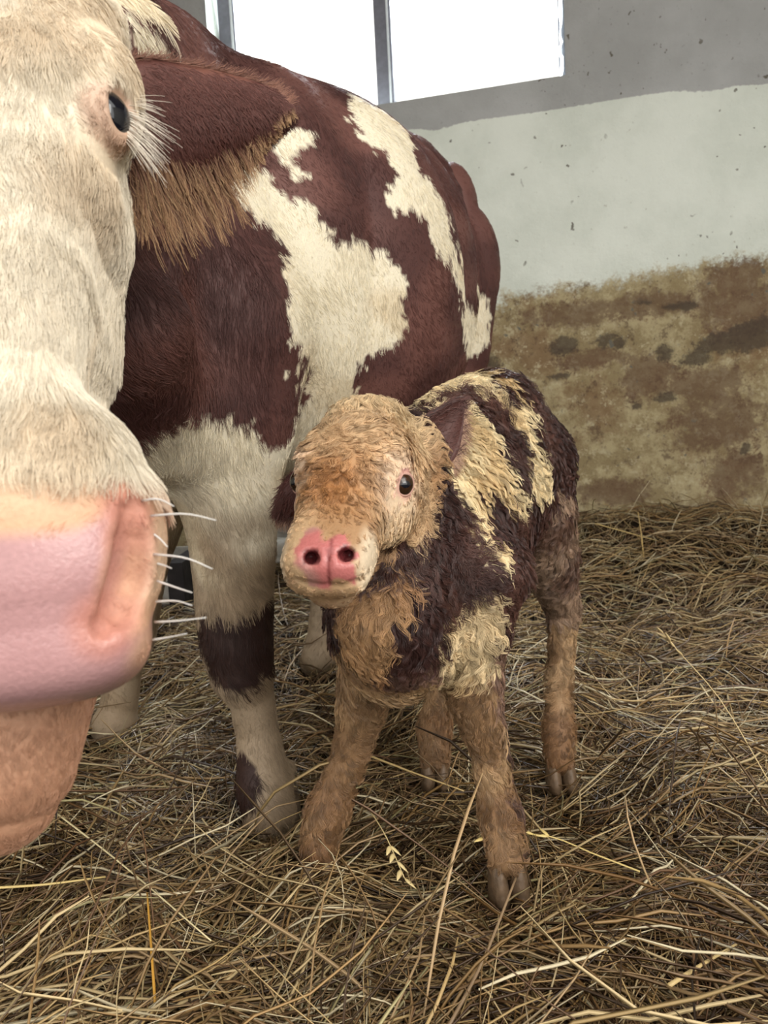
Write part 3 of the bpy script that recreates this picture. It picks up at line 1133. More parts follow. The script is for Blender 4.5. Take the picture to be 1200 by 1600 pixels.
# ---- coat pattern
ccoat = Coat(cV, cQ, (0.02, 1.0, 0.10))
BROWN, BROWN2, WHITE_C = lin(80, 50, 46), lin(106, 70, 63), lin(230, 220, 196)
w_px = [
    [(380, 239), (401, 253), (418, 277), (450, 312), (467, 305), (488, 319), (509, 351), (527, 381), (541, 379), (548, 365), (569, 375), (590, 396), (607, 389), (618, 410), (639, 452), (621, 470),
     (632, 501), (621, 536), (597, 554), (569, 557), (558, 578), (551, 610), (555, 650), (560, 720), (455, 760), (458, 690), (464, 638), (474, 568), (460, 533), (455, 456), (446, 410), (425, 365), (380, 323), (365, 280)],
    [(415, 211), (425, 200), (464, 204), (499, 207), (478, 228), (467, 260), (485, 270), (474, 284), (450, 267), (432, 239)],
    [(551, 197), (576, 225), (600, 242), (621, 277), (604, 291), (611, 309), (625, 326), (646, 326), (663, 340), (677, 379), (691, 410), (700, 402), (706, 388), (718, 470), (728, 472), (716, 395), (704, 352), (681, 302),
     (653, 260), (646, 235), (642, 205), (620, 170), (548, 140), (540, 165)],
    [(722, 477), (733, 473), (747, 491), (746, 445), (758, 463), (765, 491), (761, 529), (747, 545), (726, 560)],
]
w_poly = [ccoat.patch(w, 1.9) for w in w_px]
chest = ccoat.patch([(60, 780), (150, 722), (190, 712), (230, 690), (262, 662), (295, 648), (340, 655), (390, 668), (420, 690), (445, 700), (470, 690), (560, 740), (560, 1400), (60, 1400)], 1.42)
knee = ccoat.patch([(290, 985), (330, 975), (370, 962), (395, 950), (440, 945), (440, 1070), (412, 1072), (385, 1088), (352, 1080), (300, 1010)], 1.40)
fet = ccoat.patch([(345, 1185), (385, 1175), (398, 1200), (405, 1240), (395, 1262), (370, 1290), (340, 1290)], 1.39)
pad = ccoat.patch([(-140, 860), (-60, 848), (0, 838), (60, 836), (120, 828), (160, 808), (182, 788), (189, 850), (178, 905), (150, 968), (160, 992), (195, 985), (212, 1000), (210, 1050), (185, 1085), (118, 1112), (60, 1128), (0, 1135), (-140, 1140)], .56)
nA, nB, nC = Noise(14, 51), Noise(45, 52), Noise(5, 53)

def head_uv(p):
    q = p - EYE_C
    return q @ HF, q @ HS, q @ HU
def is_head(p):
    t, s, u = head_uv(p)
    return (p[:, 1] < 0.84) & (np.abs(s) < .17) & (u > -.22)

def cow_color(p):
    jit = np.stack([nA(p), nC(p + 3), nB(p)], 1) * np.array((.006, .008, .004))
    q = ccoat.plane(p) + np.stack([jit[:, 0] + jit[:, 2], jit[:, 1] * .6 + nB(p + 5) * .004], 1)
    c = mixc(np.tile(BROWN, (len(p), 1)), BROWN2, smooth(-0.8, 1.2, nC(p)))
    body_w = np.zeros(len(p), bool)
    for w in w_poly:
        body_w |= in_poly(q, w)
    body_w |= in_poly(q, chest) & (p[:, 1] < 1.72)
    # far legs and belly underside are white too
    body_w |= (p[:, 2] < 0.62) & (p[:, 1] > 1.62)
    body_w |= (p @ COW_LAT < COW_LAT @ np.array((-0.2, 1.9, 0)) - 0.15) & (nC(p * 0.5) > 0.5) & (p[:, 1] > 1.7)
    kn = (in_poly(q, knee) | in_poly(q, fet)) & (p[:, 1] < 1.6) & (p[:, 1] > 1.2)
    wt = mixc(np.tile(WHITE_C, (len(p), 1)), lin(205, 186, 152), 0.6 * smooth(0.0, 1.4, nC(p + 9)))
    # legs darken towards the straw: soil, plus shade painted into the coat colour
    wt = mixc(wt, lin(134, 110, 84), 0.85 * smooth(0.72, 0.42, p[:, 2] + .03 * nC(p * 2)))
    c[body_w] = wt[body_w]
    c[kn] = lin(50, 30, 24)
    t, s, u = head_uv(p)
    hd = is_head(p)
    face = mixc(np.tile(lin(226, 215, 194), (len(p), 1)), lin(206, 180, 146), 0.5 * smooth(0.2, 1.6, nC(p * 1.2 + 2)))
    face = mixc(face, lin(204, 168, 136), smooth(-.004, .016, t - T_CREASE) * 0.8)
    pd = poly_dist(ccoat.plane(p), pad) + .0008 * nA(p * .5)
    pk = smooth(.007, -.007, pd) * (u > -.03) * (t < .58)
    face = mixc(face, lin(206, 150, 116), smooth(.030, .004, pd) * .55 * (u > -.03))
    pinkc = mixc(np.tile(lin(182, 140, 139), (len(p), 1)), lin(152, 112, 111), 0.7 * smooth(-0.5, 1.8, nA(p * .4)))
    face = mixc(face, pinkc, pk)
    for qq in (npts, [mir(x) for x in npts]):
        dn = np.min([np.linalg.norm(p - x, axis=1) for x in qq], 0)
        face = mixc(face, lin(188, 126, 110), smooth(.034, .012, dn) * .8)
    chin = smooth(-.025, -.05, u) * smooth(.40, .44, t)
    face = mixc(face, lin(178, 134, 106), chin)
    # pink-brown lid rims
    for e in (COW_EYE, COW_EYE_FAR):
        de = np.linalg.norm(p - e, axis=1)
        face = mixc(face, lin(186, 146, 122), smooth(.040, .028, de) * .8)
    c[hd] = face[hd]
    nk = (~hd) & (p[:, 1] < 1.02) & (p[:, 2] > 1.16)
    c[nk] = lin(226, 212, 184)
    return c, pk * hd

m_cow = coat_material('cow_hide', 0.6, wet_attr=True)
m_hair = coat_material('cow_hair', 0.5, hair=True)
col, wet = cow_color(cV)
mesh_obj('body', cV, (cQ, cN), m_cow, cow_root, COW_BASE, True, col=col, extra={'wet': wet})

# ---- eyes, lids and lashes
m_eye, nt, b = material('dark_wet_eye')
b.inputs['Base Color'].default_value = (0.006, 0.007, 0.012, 1)
b.inputs['Roughness'].default_value = 0.06
b.inputs['Coat Weight'].default_value = 0.6
m_iris, nt, b = material('dark_brown_iris')
b.inputs['Base Color'].default_value = (0.035, 0.016, 0.008, 1)
b.inputs['Roughness'].default_value = 0.1

def sphere_geo(c, r, nu=28, nv=18, sc=(1, 1, 1), axes=None):
    V, F = [], []
    A = np.eye(3) if axes is None else np.array(axes)
    for i in range(nv + 1):
        th = math.pi * i / nv
        for j in range(nu):
            ph = 2 * math.pi * j / nu
            q = np.array((math.sin(th) * math.cos(ph) * sc[0], math.sin(th) * math.sin(ph) * sc[1], math.cos(th) * sc[2])) * r
            V.append(np.asarray(c) + q @ A)
    for i in range(nv):
        for j in range(nu):
            a, b2 = i * nu + j, i * nu + (j + 1) % nu
            F.append((a, a + nu, b2 + nu, b2))
    return V, F

m_lid = plain('eyelid_skin', (96, 66, 56), 0.5, 0.4, 0.15, 90)
def eyelid(c, nrm, along, r, fa, fb, fout, mat, parent, base, thick=.0022):
    """skin lids: a shell hugging the eyeball with an almond opening"""
    nrm = unit(nrm)
    a = unit(along - nrm * (along @ nrm))
    b2 = np.cross(nrm, a)
    V, F = [], []
    M, R = 40, 7
    for k in range(M):
        th = 2 * math.pi * k / M
        f0 = 1.0 / math.sqrt((math.cos(th) / fa) ** 2 + (math.sin(th) / fb) ** 2)
        d = a * math.cos(th) + b2 * math.sin(th)
        prof = [(f0, r - .001), (f0, r + thick * .8)] + [(f0 + (fout - f0) * j / (R - 2), r + thick * (1 + .25 * math.sin(3.14 * j / (R - 2)))) for j in range(1, R - 1)]
        for ph, rr in prof:
            V.append(c + (nrm * math.cos(ph) + d * math.sin(ph)) * rr)
    for k in range(M):
        k2 = (k + 1) % M
        for j in range(R - 1):
            F.append((k * R + j, k2 * R + j, k2 * R + j + 1, k * R + j + 1))
    return mesh_obj('eyelid', V, F, mat, parent, base)
for e, nn in ((COW_EYE, COW_EYE_N), (COW_EYE_FAR, mir(COW_EYE_N, True))):
    V, F = sphere_geo(e, EYE_R)
    tag(mesh_obj('eye', V, F, m_eye, cow_root, COW_BASE), 'glossy dark eye')
    eyelid(e, nn, HF, EYE_R, 1.25, .76, 1.35, m_lid, cow_root, COW_BASE, .0016)

def lashes(e, out, up_, n=120):
    r = np.random.default_rng(5)
    P_, R_, C_ = [], [], []
    for i in range(n):
        a = r.uniform(-0.95, 1.0)
        root = e + HF * (a * .021 - .004) + out * (.017 + r.normal(0, .0025)) + HU * (.005 - .006 * abs(a)) 
        d = unit(out * 1.0 + HF * (a * .8 + .25) + HU * r.uniform(-.7, .1))
        L = r.uniform(.025, .052)
        pts = [root + d * L * t + HF * .014 * t * t for t in np.linspace(0, 1, 5)]
        P_.append(pts)
        R_.append(np.linspace(.00035, .0001, 5))
        C_.append(lin(236, 226, 210) * r.uniform(.8, 1.05))
    o = curves_obj('eyelashes', np.array(P_), np.array(R_), np.array(C_), m_hair, cow_root, COW_BASE)
    tag(o, 'long white eyelashes')
lashes(COW_EYE, HS if (COW_EYE - EYE_C) @ HS > 0 else -HS, HU)

# ---- ear
def ear(name, top, bot, mat, parent, base, colf, bulge, thick, n=(20, 12)):
    """a leaf shaped shell between an upper and a lower edge"""
    T, B = spline(top, n[0]), spline(bot, n[0])
    mid_n = unit(np.cross(T[-1] - T[0], B[n[0] // 2] - T[n[0] // 2]))
    if mid_n[1] > 0:
        mid_n = -mid_n
    V, F = [], []
    for i in range(n[0]):
        for j in range(n[1]):
            t = j / (n[1] - 1)
            s = i / (n[0] - 1)
            V.append(T[i] * (1 - t) + B[i] * t + mid_n * bulge * math.sin(math.pi * t) * math.sin(math.pi * min(1, 0.15 + 0.85 * s)) )
    V = np.array(V)
    m = len(V)
    W = V - mid_n * thick
    for i in range(n[0] - 1):
        for j in range(n[1] - 1):
            a = i * n[1] + j
            F.append((a, a + 1, a + n[1] + 1, a + n[1]))
            F.append((m + a, m + a + n[1], m + a + n[1] + 1, m + a + 1))
    rim = [i * n[1] for i in range(n[0])] + [(n[0] - 1) * n[1] + j for j in range(1, n[1])] + [i * n[1] + n[1] - 1 for i in range(n[0] - 2, -1, -1)] + list(range(n[1] - 2, 0, -1))
    for a, b2 in zip(rim, rim[1:] + rim[:1]):
        F.append((a, b2, m + b2, m + a))
    A = np.concatenate([V, W])
    o = mesh_obj(name, A, F, mat, parent, base, True, col=colf(A))
    return o, V, T, B, mid_n

e_top = [P(190, 95, .80), P(235, 92, .82), P(300, 103, .85), P(370, 118, .88), P(425, 138, .90), P(452, 165, .905)]
e_bot = [P(192, 300, .80), P(230, 305, .82), P(290, 300, .85), P(350, 272, .88), P(405, 232, .90), P(450, 178, .905)]
EARC = lin(88, 52, 45)
eo, EV, ET, EB, EN = ear('ear', e_top, e_bot, m_cow, cow_root, COW_BASE, lambda p: mixc(np.tile(EARC, (len(p), 1)), lin(112, 72, 60), smooth(.2, 1.3, nC(p * 2))), .020, .008)
tag(eo, 'drooping brown ear with long golden fringe')
ear_far, _, _, _, _ = ear('ear', [q - 2 * HS * ((q - EYE_C) @ HS) for q in e_top], [q - 2 * HS * ((q - EYE_C) @ HS) for q in e_bot], m_cow, cow_root, COW_BASE,
                          lambda p: np.tile(EARC, (len(p), 1)), .020, .008)

# ---- hoofs
m_hoof = plain('hoof_horn', (92, 78, 62), 0.55, 0.4, 0.3, 60, 0.3)
def claw(c, fwd, r, h, mat, parent, base, name='hoof'):
    """one half of a cloven hoof: wedge with a round toe"""
    fwd = unit(np.array((fwd[0], fwd[1], 0)))
    sd = np.cross(fwd, ZV)
    V, F = [], []
    for k, (z, sc, sh) in enumerate(((0, 1.0, 0.0), (h * .35, .96, -.08), (h * .75, .85, -.25), (h, .72, -.35))):
        for i in range(14):
            a = 2 * math.pi * i / 14
            fx = math.cos(a)
            V.append(np.asarray(c) + fwd * r * (fx * (1.35 if fx > 0 else .9) * sc + sh) + sd * r * .62 * math.sin(a) * sc + ZV * z)
    for k in range(3):
        for i in range(14):
            j = (i + 1) % 14
            F.append((k * 14 + i, k * 14 + j, (k + 1) * 14 + j, (k + 1) * 14 + i))
    F.append(tuple(range(14))[::-1])
    F.append(tuple(42 + i for i in range(14)))
    return mesh_obj(name, V, F, mat, parent, base, True)
for px, py, dz in ((424, 1285, 0), (183, 1150, 0), (494, 1050, 0), (636, 1045, 0)):
    c = PZ(px, py, FLOOR_Z)
    for s in (-1, 1):
        claw(c + np.array((.034 * s, 0.006 * s, 0.002)), (0.1, -1), .05, .075, m_hoof, cow_root, COW_BASE)

# ---- whiskers
m_whisk = plain('white_whisker', (214, 210, 204), 0.35, 0.5, 0.05)
for pts in ([(222, 782, .57), (248, 780, .565), (272, 791, .56)], [(236, 806, .57), (290, 803, .555), (338, 813, .545)], [(236, 832, .575), (250, 842, .57), (262, 855, .565)],
            [(240, 866, .57), (290, 872, .555), (332, 889, .545)], [(244, 880, .575), (258, 884, .57), (268, 888, .565)], [(246, 908, .57), (275, 918, .56), (300, 926, .55)],
            [(244, 940, .57), (275, 939, .56), (300, 946, .55)], [(242, 972, .57), (280, 970, .555), (322, 965, .545)], [(238, 1000, .57), (262, 996, .565), (292, 990, .555)]):
    L = spline([P(*q) for q in pts], 8)
    V, F = tube_geo(L, np.linspace(.0010, .0004, 8), 6)
    mesh_obj('whisker', V, F, m_whisk, cow_root, COW_BASE)

# ---- fur
def cow_fur():
    # body
    g = cow.grad(cV)
    w = facing(cV, g, -0.25).astype(float)
    hd = is_head(cV)
    dist = np.linalg.norm(cV - CO, axis=1)
    wb = w * (~hd) * np.clip(1.6 / dist, .5, 1.6) * (cV[:, 2] > -0.03)
    n = 120000
    r, nr = tri_sample(cV, cQ, n, wb, g)
    flow = np.tile(COW_AX * 0.35 - ZV * 1.0, (n, 1)) + np.stack([nC(r), nC(r + 4), nC(r + 8)], 1) * .25
    L = 0.014 + 0.004 * nC(r * 1.3)
    L = np.where(r[:, 1] < 1.35, 0.026, np.clip(L, .009, .02))
    pts, tg = strands(r, nr, flow, L, 4, lift=.28, lift_tip=.04, jitter=.3)
    pts, near = clump(pts, tg, nr, r, 9000, 0.35, wave=.0012)
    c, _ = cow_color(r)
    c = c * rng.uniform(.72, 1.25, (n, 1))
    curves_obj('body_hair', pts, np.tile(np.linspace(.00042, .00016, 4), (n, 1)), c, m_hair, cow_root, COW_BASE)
    # face
    wh = w * hd
    n = 75000
    r, nr = tri_sample(cV, cQ, n, wh, g)
    t, s, u = head_uv(r)
    c, pk = cow_color(r)
    bare = (t > T_CREASE) & (u > -.02) & (rng.uniform(size=n) < .5 * smooth(0, .03, t - T_CREASE))
    keep = ~bare & (pk < .3) & (np.linalg.norm(r - COW_EYE - COW_EYE_N * EYE_R, axis=1) > .023)
    r, nr, c, t, s = r[keep], nr[keep], c[keep], t[keep], s[keep]
    n = len(r)
    flow = np.tile(HF, (n, 1)) + HS[None] * (0.5 * np.clip(s / .1, -1, 1) * smooth(.3, -.1, t))[:, None] + np.stack([nA(r * .3), nA(r * .3 + 4), nA(r * .3 + 8)], 1) * .12
    L = 0.022 + 0.016 * smooth(.0, .22, t) + .004 * nC(r * 2)
    L = np.where(t > T_CREASE - .005, .006, L)
    L = np.where((t > .36) & (((r - EYE_C) @ HU) < -.02), .011, L)
    L = np.where(np.linalg.norm(r - COW_EYE, axis=1) < .042, .010, L)
    pts, tg = strands(r, nr, flow, L, 6, lift=.22, lift_tip=.03, jitter=.12)
    pts, near = clump(pts, tg, nr, r, 2600, 0.38, wave=.0016)
    tone = rng.uniform(.92, 1.08, 2600)[near]
    c = c * (tone * rng.uniform(.85, 1.12, n))[:, None]
    curves_obj('face_hair', pts, np.tile(np.linspace(.00034, .0001, 6), (n, 1)), c, m_hair, cow_root, COW_BASE)
    # ear: short nap on the shell, long fringe under the lower edge
    P_, R_, C_ = [], [], []
    n = 16000
    ii = rng.uniform(0, 18.99, n); jj = rng.uniform(0, 10.99, n)
    i0, j0 = ii.astype(int), jj.astype(int)
    G = EV.reshape(20, 12, 3)
    fi, fj = (ii - i0)[:, None], (jj - j0)[:, None]
    r = (G[i0, j0] * (1 - fi) + G[i0 + 1, j0] * fi) * (1 - fj) + (G[i0, j0 + 1] * (1 - fi) + G[i0 + 1, j0 + 1] * fi) * fj
    GN = unit(np.cross(np.gradient(G, axis=0), np.gradient(G, axis=1)))
    GN = GN * np.sign((GN @ EN))[..., None]
    nr = GN[i0, j0]
    ax = unit(ET[-1] - ET[0])
    dn = unit(EB[8] - ET[8])
    flow = np.tile(ax * .5 + dn * .5, (n, 1))
    pts, tg = strands(r, nr, flow, rng.uniform(.010, .02, n), 6, lift=.2, lift_tip=.02, jitter=.25)
    C_.append(np.repeat((np.tile(EARC, (n, 1)) * rng.uniform(.8, 1.4, (n, 1)))[:, None], 6, 1))
    P_.append(pts); R_.append(np.tile(np.linspace(.0004, .00012, 6), (n, 1)))
    n = 2500
    uu = rng.beta(1.1, 1.0, n)
    k = uu * 18.98
    k0 = k.astype(int)
    fr = (k - k0)[:, None]
    edge = EB[k0] * (1 - fr) + EB[k0 + 1] * fr
    top_ = ET[k0] * (1 - fr) + ET[k0 + 1] * fr
    back = rng.beta(1.0, 2.2, n)[:, None] * 0.6
    r = edge * (1 - back) + top_ * back + EN[None] * (.012 * np.sin(math.pi * back))
    L = (.070 * np.sin(np.clip(uu * 1.02 + .22, 0, 1) * math.pi) ** .7 + .012) * rng.uniform(.15, 1.1, n)
    flow = np.tile(-ZV * 1.0 + ax * .30, (n, 1)) + ax[None] * (.5 * uu)[:, None]
    pts, tg = strands(r, np.tile(EN, (n, 1)), flow, L, 6, lift=.12, lift_tip=.0, jitter=.10)
    pts, near = clump(pts, tg, np.tile(EN, (n, 1)), r, 260, .75, wave=.002)
    mixv = rng.uniform(0, 1, n)
    tipc = mixc(np.tile(lin(150, 106, 76), (n, 1)), lin(230, 194, 146), mixv)
    rootc = np.tile(lin(92, 56, 46), (n, 1)) * rng.uniform(.8, 1.2, (n, 1))
    ss = (np.linspace(0, 1, 6) ** 2.0)[None, :, None]
    C_.append(rootc[:, None] * (1 - ss) + tipc[:, None] * ss)
    P_.append(pts); R_.append(np.tile(np.linspace(.00036, .0001, 6), (n, 1)))
    n = 700
    k = rng.uniform(0, 18.98, n); k0 = k.astype(int); fr = (k - k0)[:, None]
    r = ET[k0] * (1 - fr) + ET[k0 + 1] * fr
    pts, tg = strands(r, np.tile(EN, (n, 1)), np.tile(ax * .8 + ZV * .5, (n, 1)), rng.uniform(.006, .018, n), 6, .2, .2, .2)
    C_.append(np.repeat((np.tile(lin(140, 100, 84), (n, 1)) * rng.uniform(.7, 1.3, (n, 1)))[:, None], 6, 1))
    P_.append(pts); R_.append(np.tile(np.linspace(.0003, .0001, 6), (n, 1)))
    curves_obj('ear_fringe', np.concatenate(P_), np.concatenate(R_), np.concatenate(C_), m_hair, cow_root, COW_BASE)
cow_fur()

# ================================================================== the newborn calf
CAX = unit((0.50, 0.866, 0.0))
CLAT = unit((0.866, -0.50, 0.0))
calf = Body()
calf.loft([((0.005, 1.07, .50), .085, .12), ((0.045, 1.16, .53), .115, .175), ((0.11, 1.27, .56), .125, .175), ((0.165, 1.37, .605), .125, .165), ((0.21, 1.455, .64), .12, .15), ((0.245, 1.52, .625), .105, .14)],
          CLAT, ZV, .03)
calf.loft([((0.10, 1.25, .70), .045), ((0.165, 1.37, .745), .045), ((0.215, 1.45, .745), .05), ((0.25, 1.53, .70), .04)], k=.06)
# chest between the fore legs
calf.loft([(P(640, 1000, 1.08), .075), (P(620, 1030, 1.10), .055)], k=.05)
# neck
calf.loft([((0.06, 1.18, .60), .085, .125), ((0.025, 1.09, .62), .068, .11), ((.002, 1.03, .635), .055, .08)], (1, -.1, 0), ZV, .04)
calf.loft([(P(590, 960, 1.02), .06), (P(600, 1010, 1.08), .065)], k=.05)
# near fore leg (right in the picture)
A_ = [(P(735, 900, 1.14), .085), (P(735, 975, 1.13), .060), (P(736, 1035, 1.13), .047), (P(742, 1085, 1.13), .041), (P(752, 1125, 1.13), .034), (P(765, 1170, 1.135), .027), (P(772, 1220, 1.14), .026),
      (P(780, 1268, 1.14), .033), (P(787, 1310, 1.13), .030), (P(792, 1338, 1.12), .028)]
calf.loft(A_, k=.03)
# far fore leg
B_ = [(P(590, 990, 1.16), .07), (P(575, 1050, 1.17), .048), (P(566, 1095, 1.18), .040), (P(556, 1140, 1.19), .031), (P(545, 1180, 1.195), .027), (P(530, 1220, 1.20), .028), (P(514, 1262, 1.20), .035), (P(503, 1300, 1.20), .032),
      (P(498, 1325, 1.19), .028)]
calf.loft(B_, k=.03)
# near hind leg
C_ = [(P(820, 720, 1.46), .085), (P(838, 800, 1.46), .075), (P(855, 860, 1.48), .055), (P(868, 910, 1.51), .042), (P(880, 948, 1.54), .034), (P(878, 990, 1.54), .026), (P(875, 1050, 1.53), .0225), (P(874, 1100, 1.52), .0235),
      (P(873, 1140, 1.51), .033), (P(874, 1170, 1.50), .031), (P(875, 1186, 1.495), .028)]
calf.loft(C_, k=.03)
# far hind leg
D_ = [(P(730, 860, 1.52), .075), (P(715, 930, 1.56), .05), (P(698, 985, 1.60), .035), (P(690, 1040, 1.59), .026), (P(686, 1090, 1.57), .025), (P(680, 1135, 1.56), .034), (P(679, 1165, 1.55), .031), (P(679, 1182, 1.545), .028)]
calf.loft(D_, k=.03)
# tail hanging behind the thigh
calf.loft([(P(842, 665, 1.545), .026), (P(868, 730, 1.57), .022), (P(880, 790, 1.58), .018), (P(886, 840, 1.58), .014)], k=.025)

# ---- head
POLL = P(574, 700, 1.045)
MUZ = P(512, 872, .865)
KF = unit(MUZ - POLL)
KS = unit(np.cross(np.cross(KF, (0.95, 0.28, 0.26)), KF))
KU = np.cross(KS, KF)
if KU[2] < 0:
    KU = -KU
KL = np.linalg.norm(MUZ - POLL)
def K_(t, s, u):
    return POLL + KF * (t * KL) + KS * s + KU * u
calf.loft([(K_(.04, 0, .004), .062, .056), (K_(.22, 0, .006), .070, .062), (K_(.42, 0, .002), .064, .060), (K_(.62, 0, -.004), .054, .050), (K_(.80, 0, -.006), .050, .044), (K_(.97, 0, -.006), .049, .038)], KS, KU, .015, 2.4)
calf.loft([(K_(.92, 0, .000), .051, .034), (K_(1.03, 0, -.003), .050, .034)], KS, KU, .012, 3.0)
calf.loft([(K_(.25, 0, -.055), .044, .036), (K_(.6, 0, -.052), .036, .030), (K_(.95, 0, -.046), .034, .022), (K_(1.06, 0, -.046), .027, .016)], KS, KU, .015)
for s in (-1, 1):
    calf.ell(K_(.36, .050 * s, -.030), .028, .042, .060, KS, KU, .025)
    calf.ell(K_(.34, .052 * s, .026), .018, .020, .034, KS, KU, .02)
fx_ = surfs(calf, ((486, 870), (541, 866), (513, 862), (512, 888), (511, 912), (466, 907), (485, 913), (511, 916), (540, 914), (562, 906), (580, 893)))
NO_ = fx_[:2]
for q, s in zip(NO_, (-1, 1)):
    calf.loft([(q + KS * .012 * s + KU * .009, .0028), (q + KS * .006 * s + KU * .004, .0062), (q, .0080), (q - KS * .004 * s - KU * .004, .0062)], k=.004, sub=True)
    calf.loft([(q, .0068), (q + np.array((.1 * s, .95, -.25)) * .018, .006)], k=.004, sub=True)
calf.loft([(q + KF * .0008, .0020) for q in fx_[2:5]], k=.004, sub=True)
calf.loft([(q + KF * .0010, .0030) for q in fx_[5:]], k=.005, sub=True)
# eyes
CER = .0165
CES = surf(calf, 632, 757)
CEN = unit(calf.grad(CES[None])[0] * .55 + KS * .1 + unit(CO - CES) * .45)
CE = CES - CEN * .0085
CE2 = CE - 2 * KS * ((CE - POLL) @ KS)
CEN2 = CEN - 2 * KS * (CEN @ KS)

kV, kQ, kN = calf.mesh(0.0075, lambda v: ((v - POLL) @ KF > -.05) & ((v - POLL) @ KF < .45) & (v[:, 2] > .45) & (v[:, 1] < 1.08))
CALF_BASE = np.array((0.12, 1.35, FLOOR_Z))
calf_root = empty('calf', CALF_BASE)
tag(calf_root, 'wet newborn calf with curly tan head and pink nose standing in straw', 'calf')

kcoat = Coat(kV, kQ, (0.10, 1.0, -0.05))
K_px = [
    [(675, 616), (705, 583), (729, 572), (745, 580), (761, 595), (771, 614), (785, 628), (792, 642), (783, 642), (771, 623), (752, 618), (740, 607), (719, 600), (717, 609), (694, 621), (663, 649), (654, 646)],
    [(726, 632), (747, 649), (768, 674), (778, 700), (787, 733), (792, 754), (813, 768), (806, 784), (807, 814), (799, 810), (794, 784), (789, 765), (775, 765), (761, 742), (757, 765), (766, 793), (767, 812), (752, 817), (752, 842),
     (743, 845), (733, 817), (747, 807), (731, 800), (717, 775), (703, 747), (690, 720), (690, 640)],
    [(813, 625), (801, 632), (796, 646), (808, 672), (817, 700), (824, 737), (823, 765), (835, 790), (862, 770), (857, 756), (850, 723), (836, 695), (824, 658)],
    [(745, 580), (780, 588), (803, 605), (820, 622), (812, 622), (795, 606), (772, 596)],
    [(780, 842), (790, 850), (782, 863), (771, 861)],
]
k_poly = [kcoat.patch(w, 1.35) for w in K_px]
shank = kcoat.patch([(690, 985), (715, 945), (770, 925), (780, 985), (770, 1050), (830, 1400), (400, 1400), (520, 1000), (600, 1075), (690, 1060)], 1.15)
bibp = kcoat.patch([(520, 900), (585, 930), (640, 880), (640, 930), (615, 985), (600, 1060), (560, 1060), (520, 980)], 1.05)
kpad = kcoat.patch([(466, 850), (475, 839), (500, 834), (530, 834), (552, 842), (564, 862), (561, 890), (549, 911), (511, 916), (480, 911), (466, 895), (460, 870)], .85)
mA, mB, mC = Noise(22, 61), Noise(60, 62), Noise(7, 63)

def kuv(p):
    q = p - POLL
    return q @ KF / KL, q @ KS, q @ KU
def is_khead(p):
    t, s, u = kuv(p)
    return (t > -.25) & (t < 1.35) & (np.abs(s) < .092) & (u > -.085 - .012 * mA(p)) & (u < .14) & (p[:, 1] < 1.072)

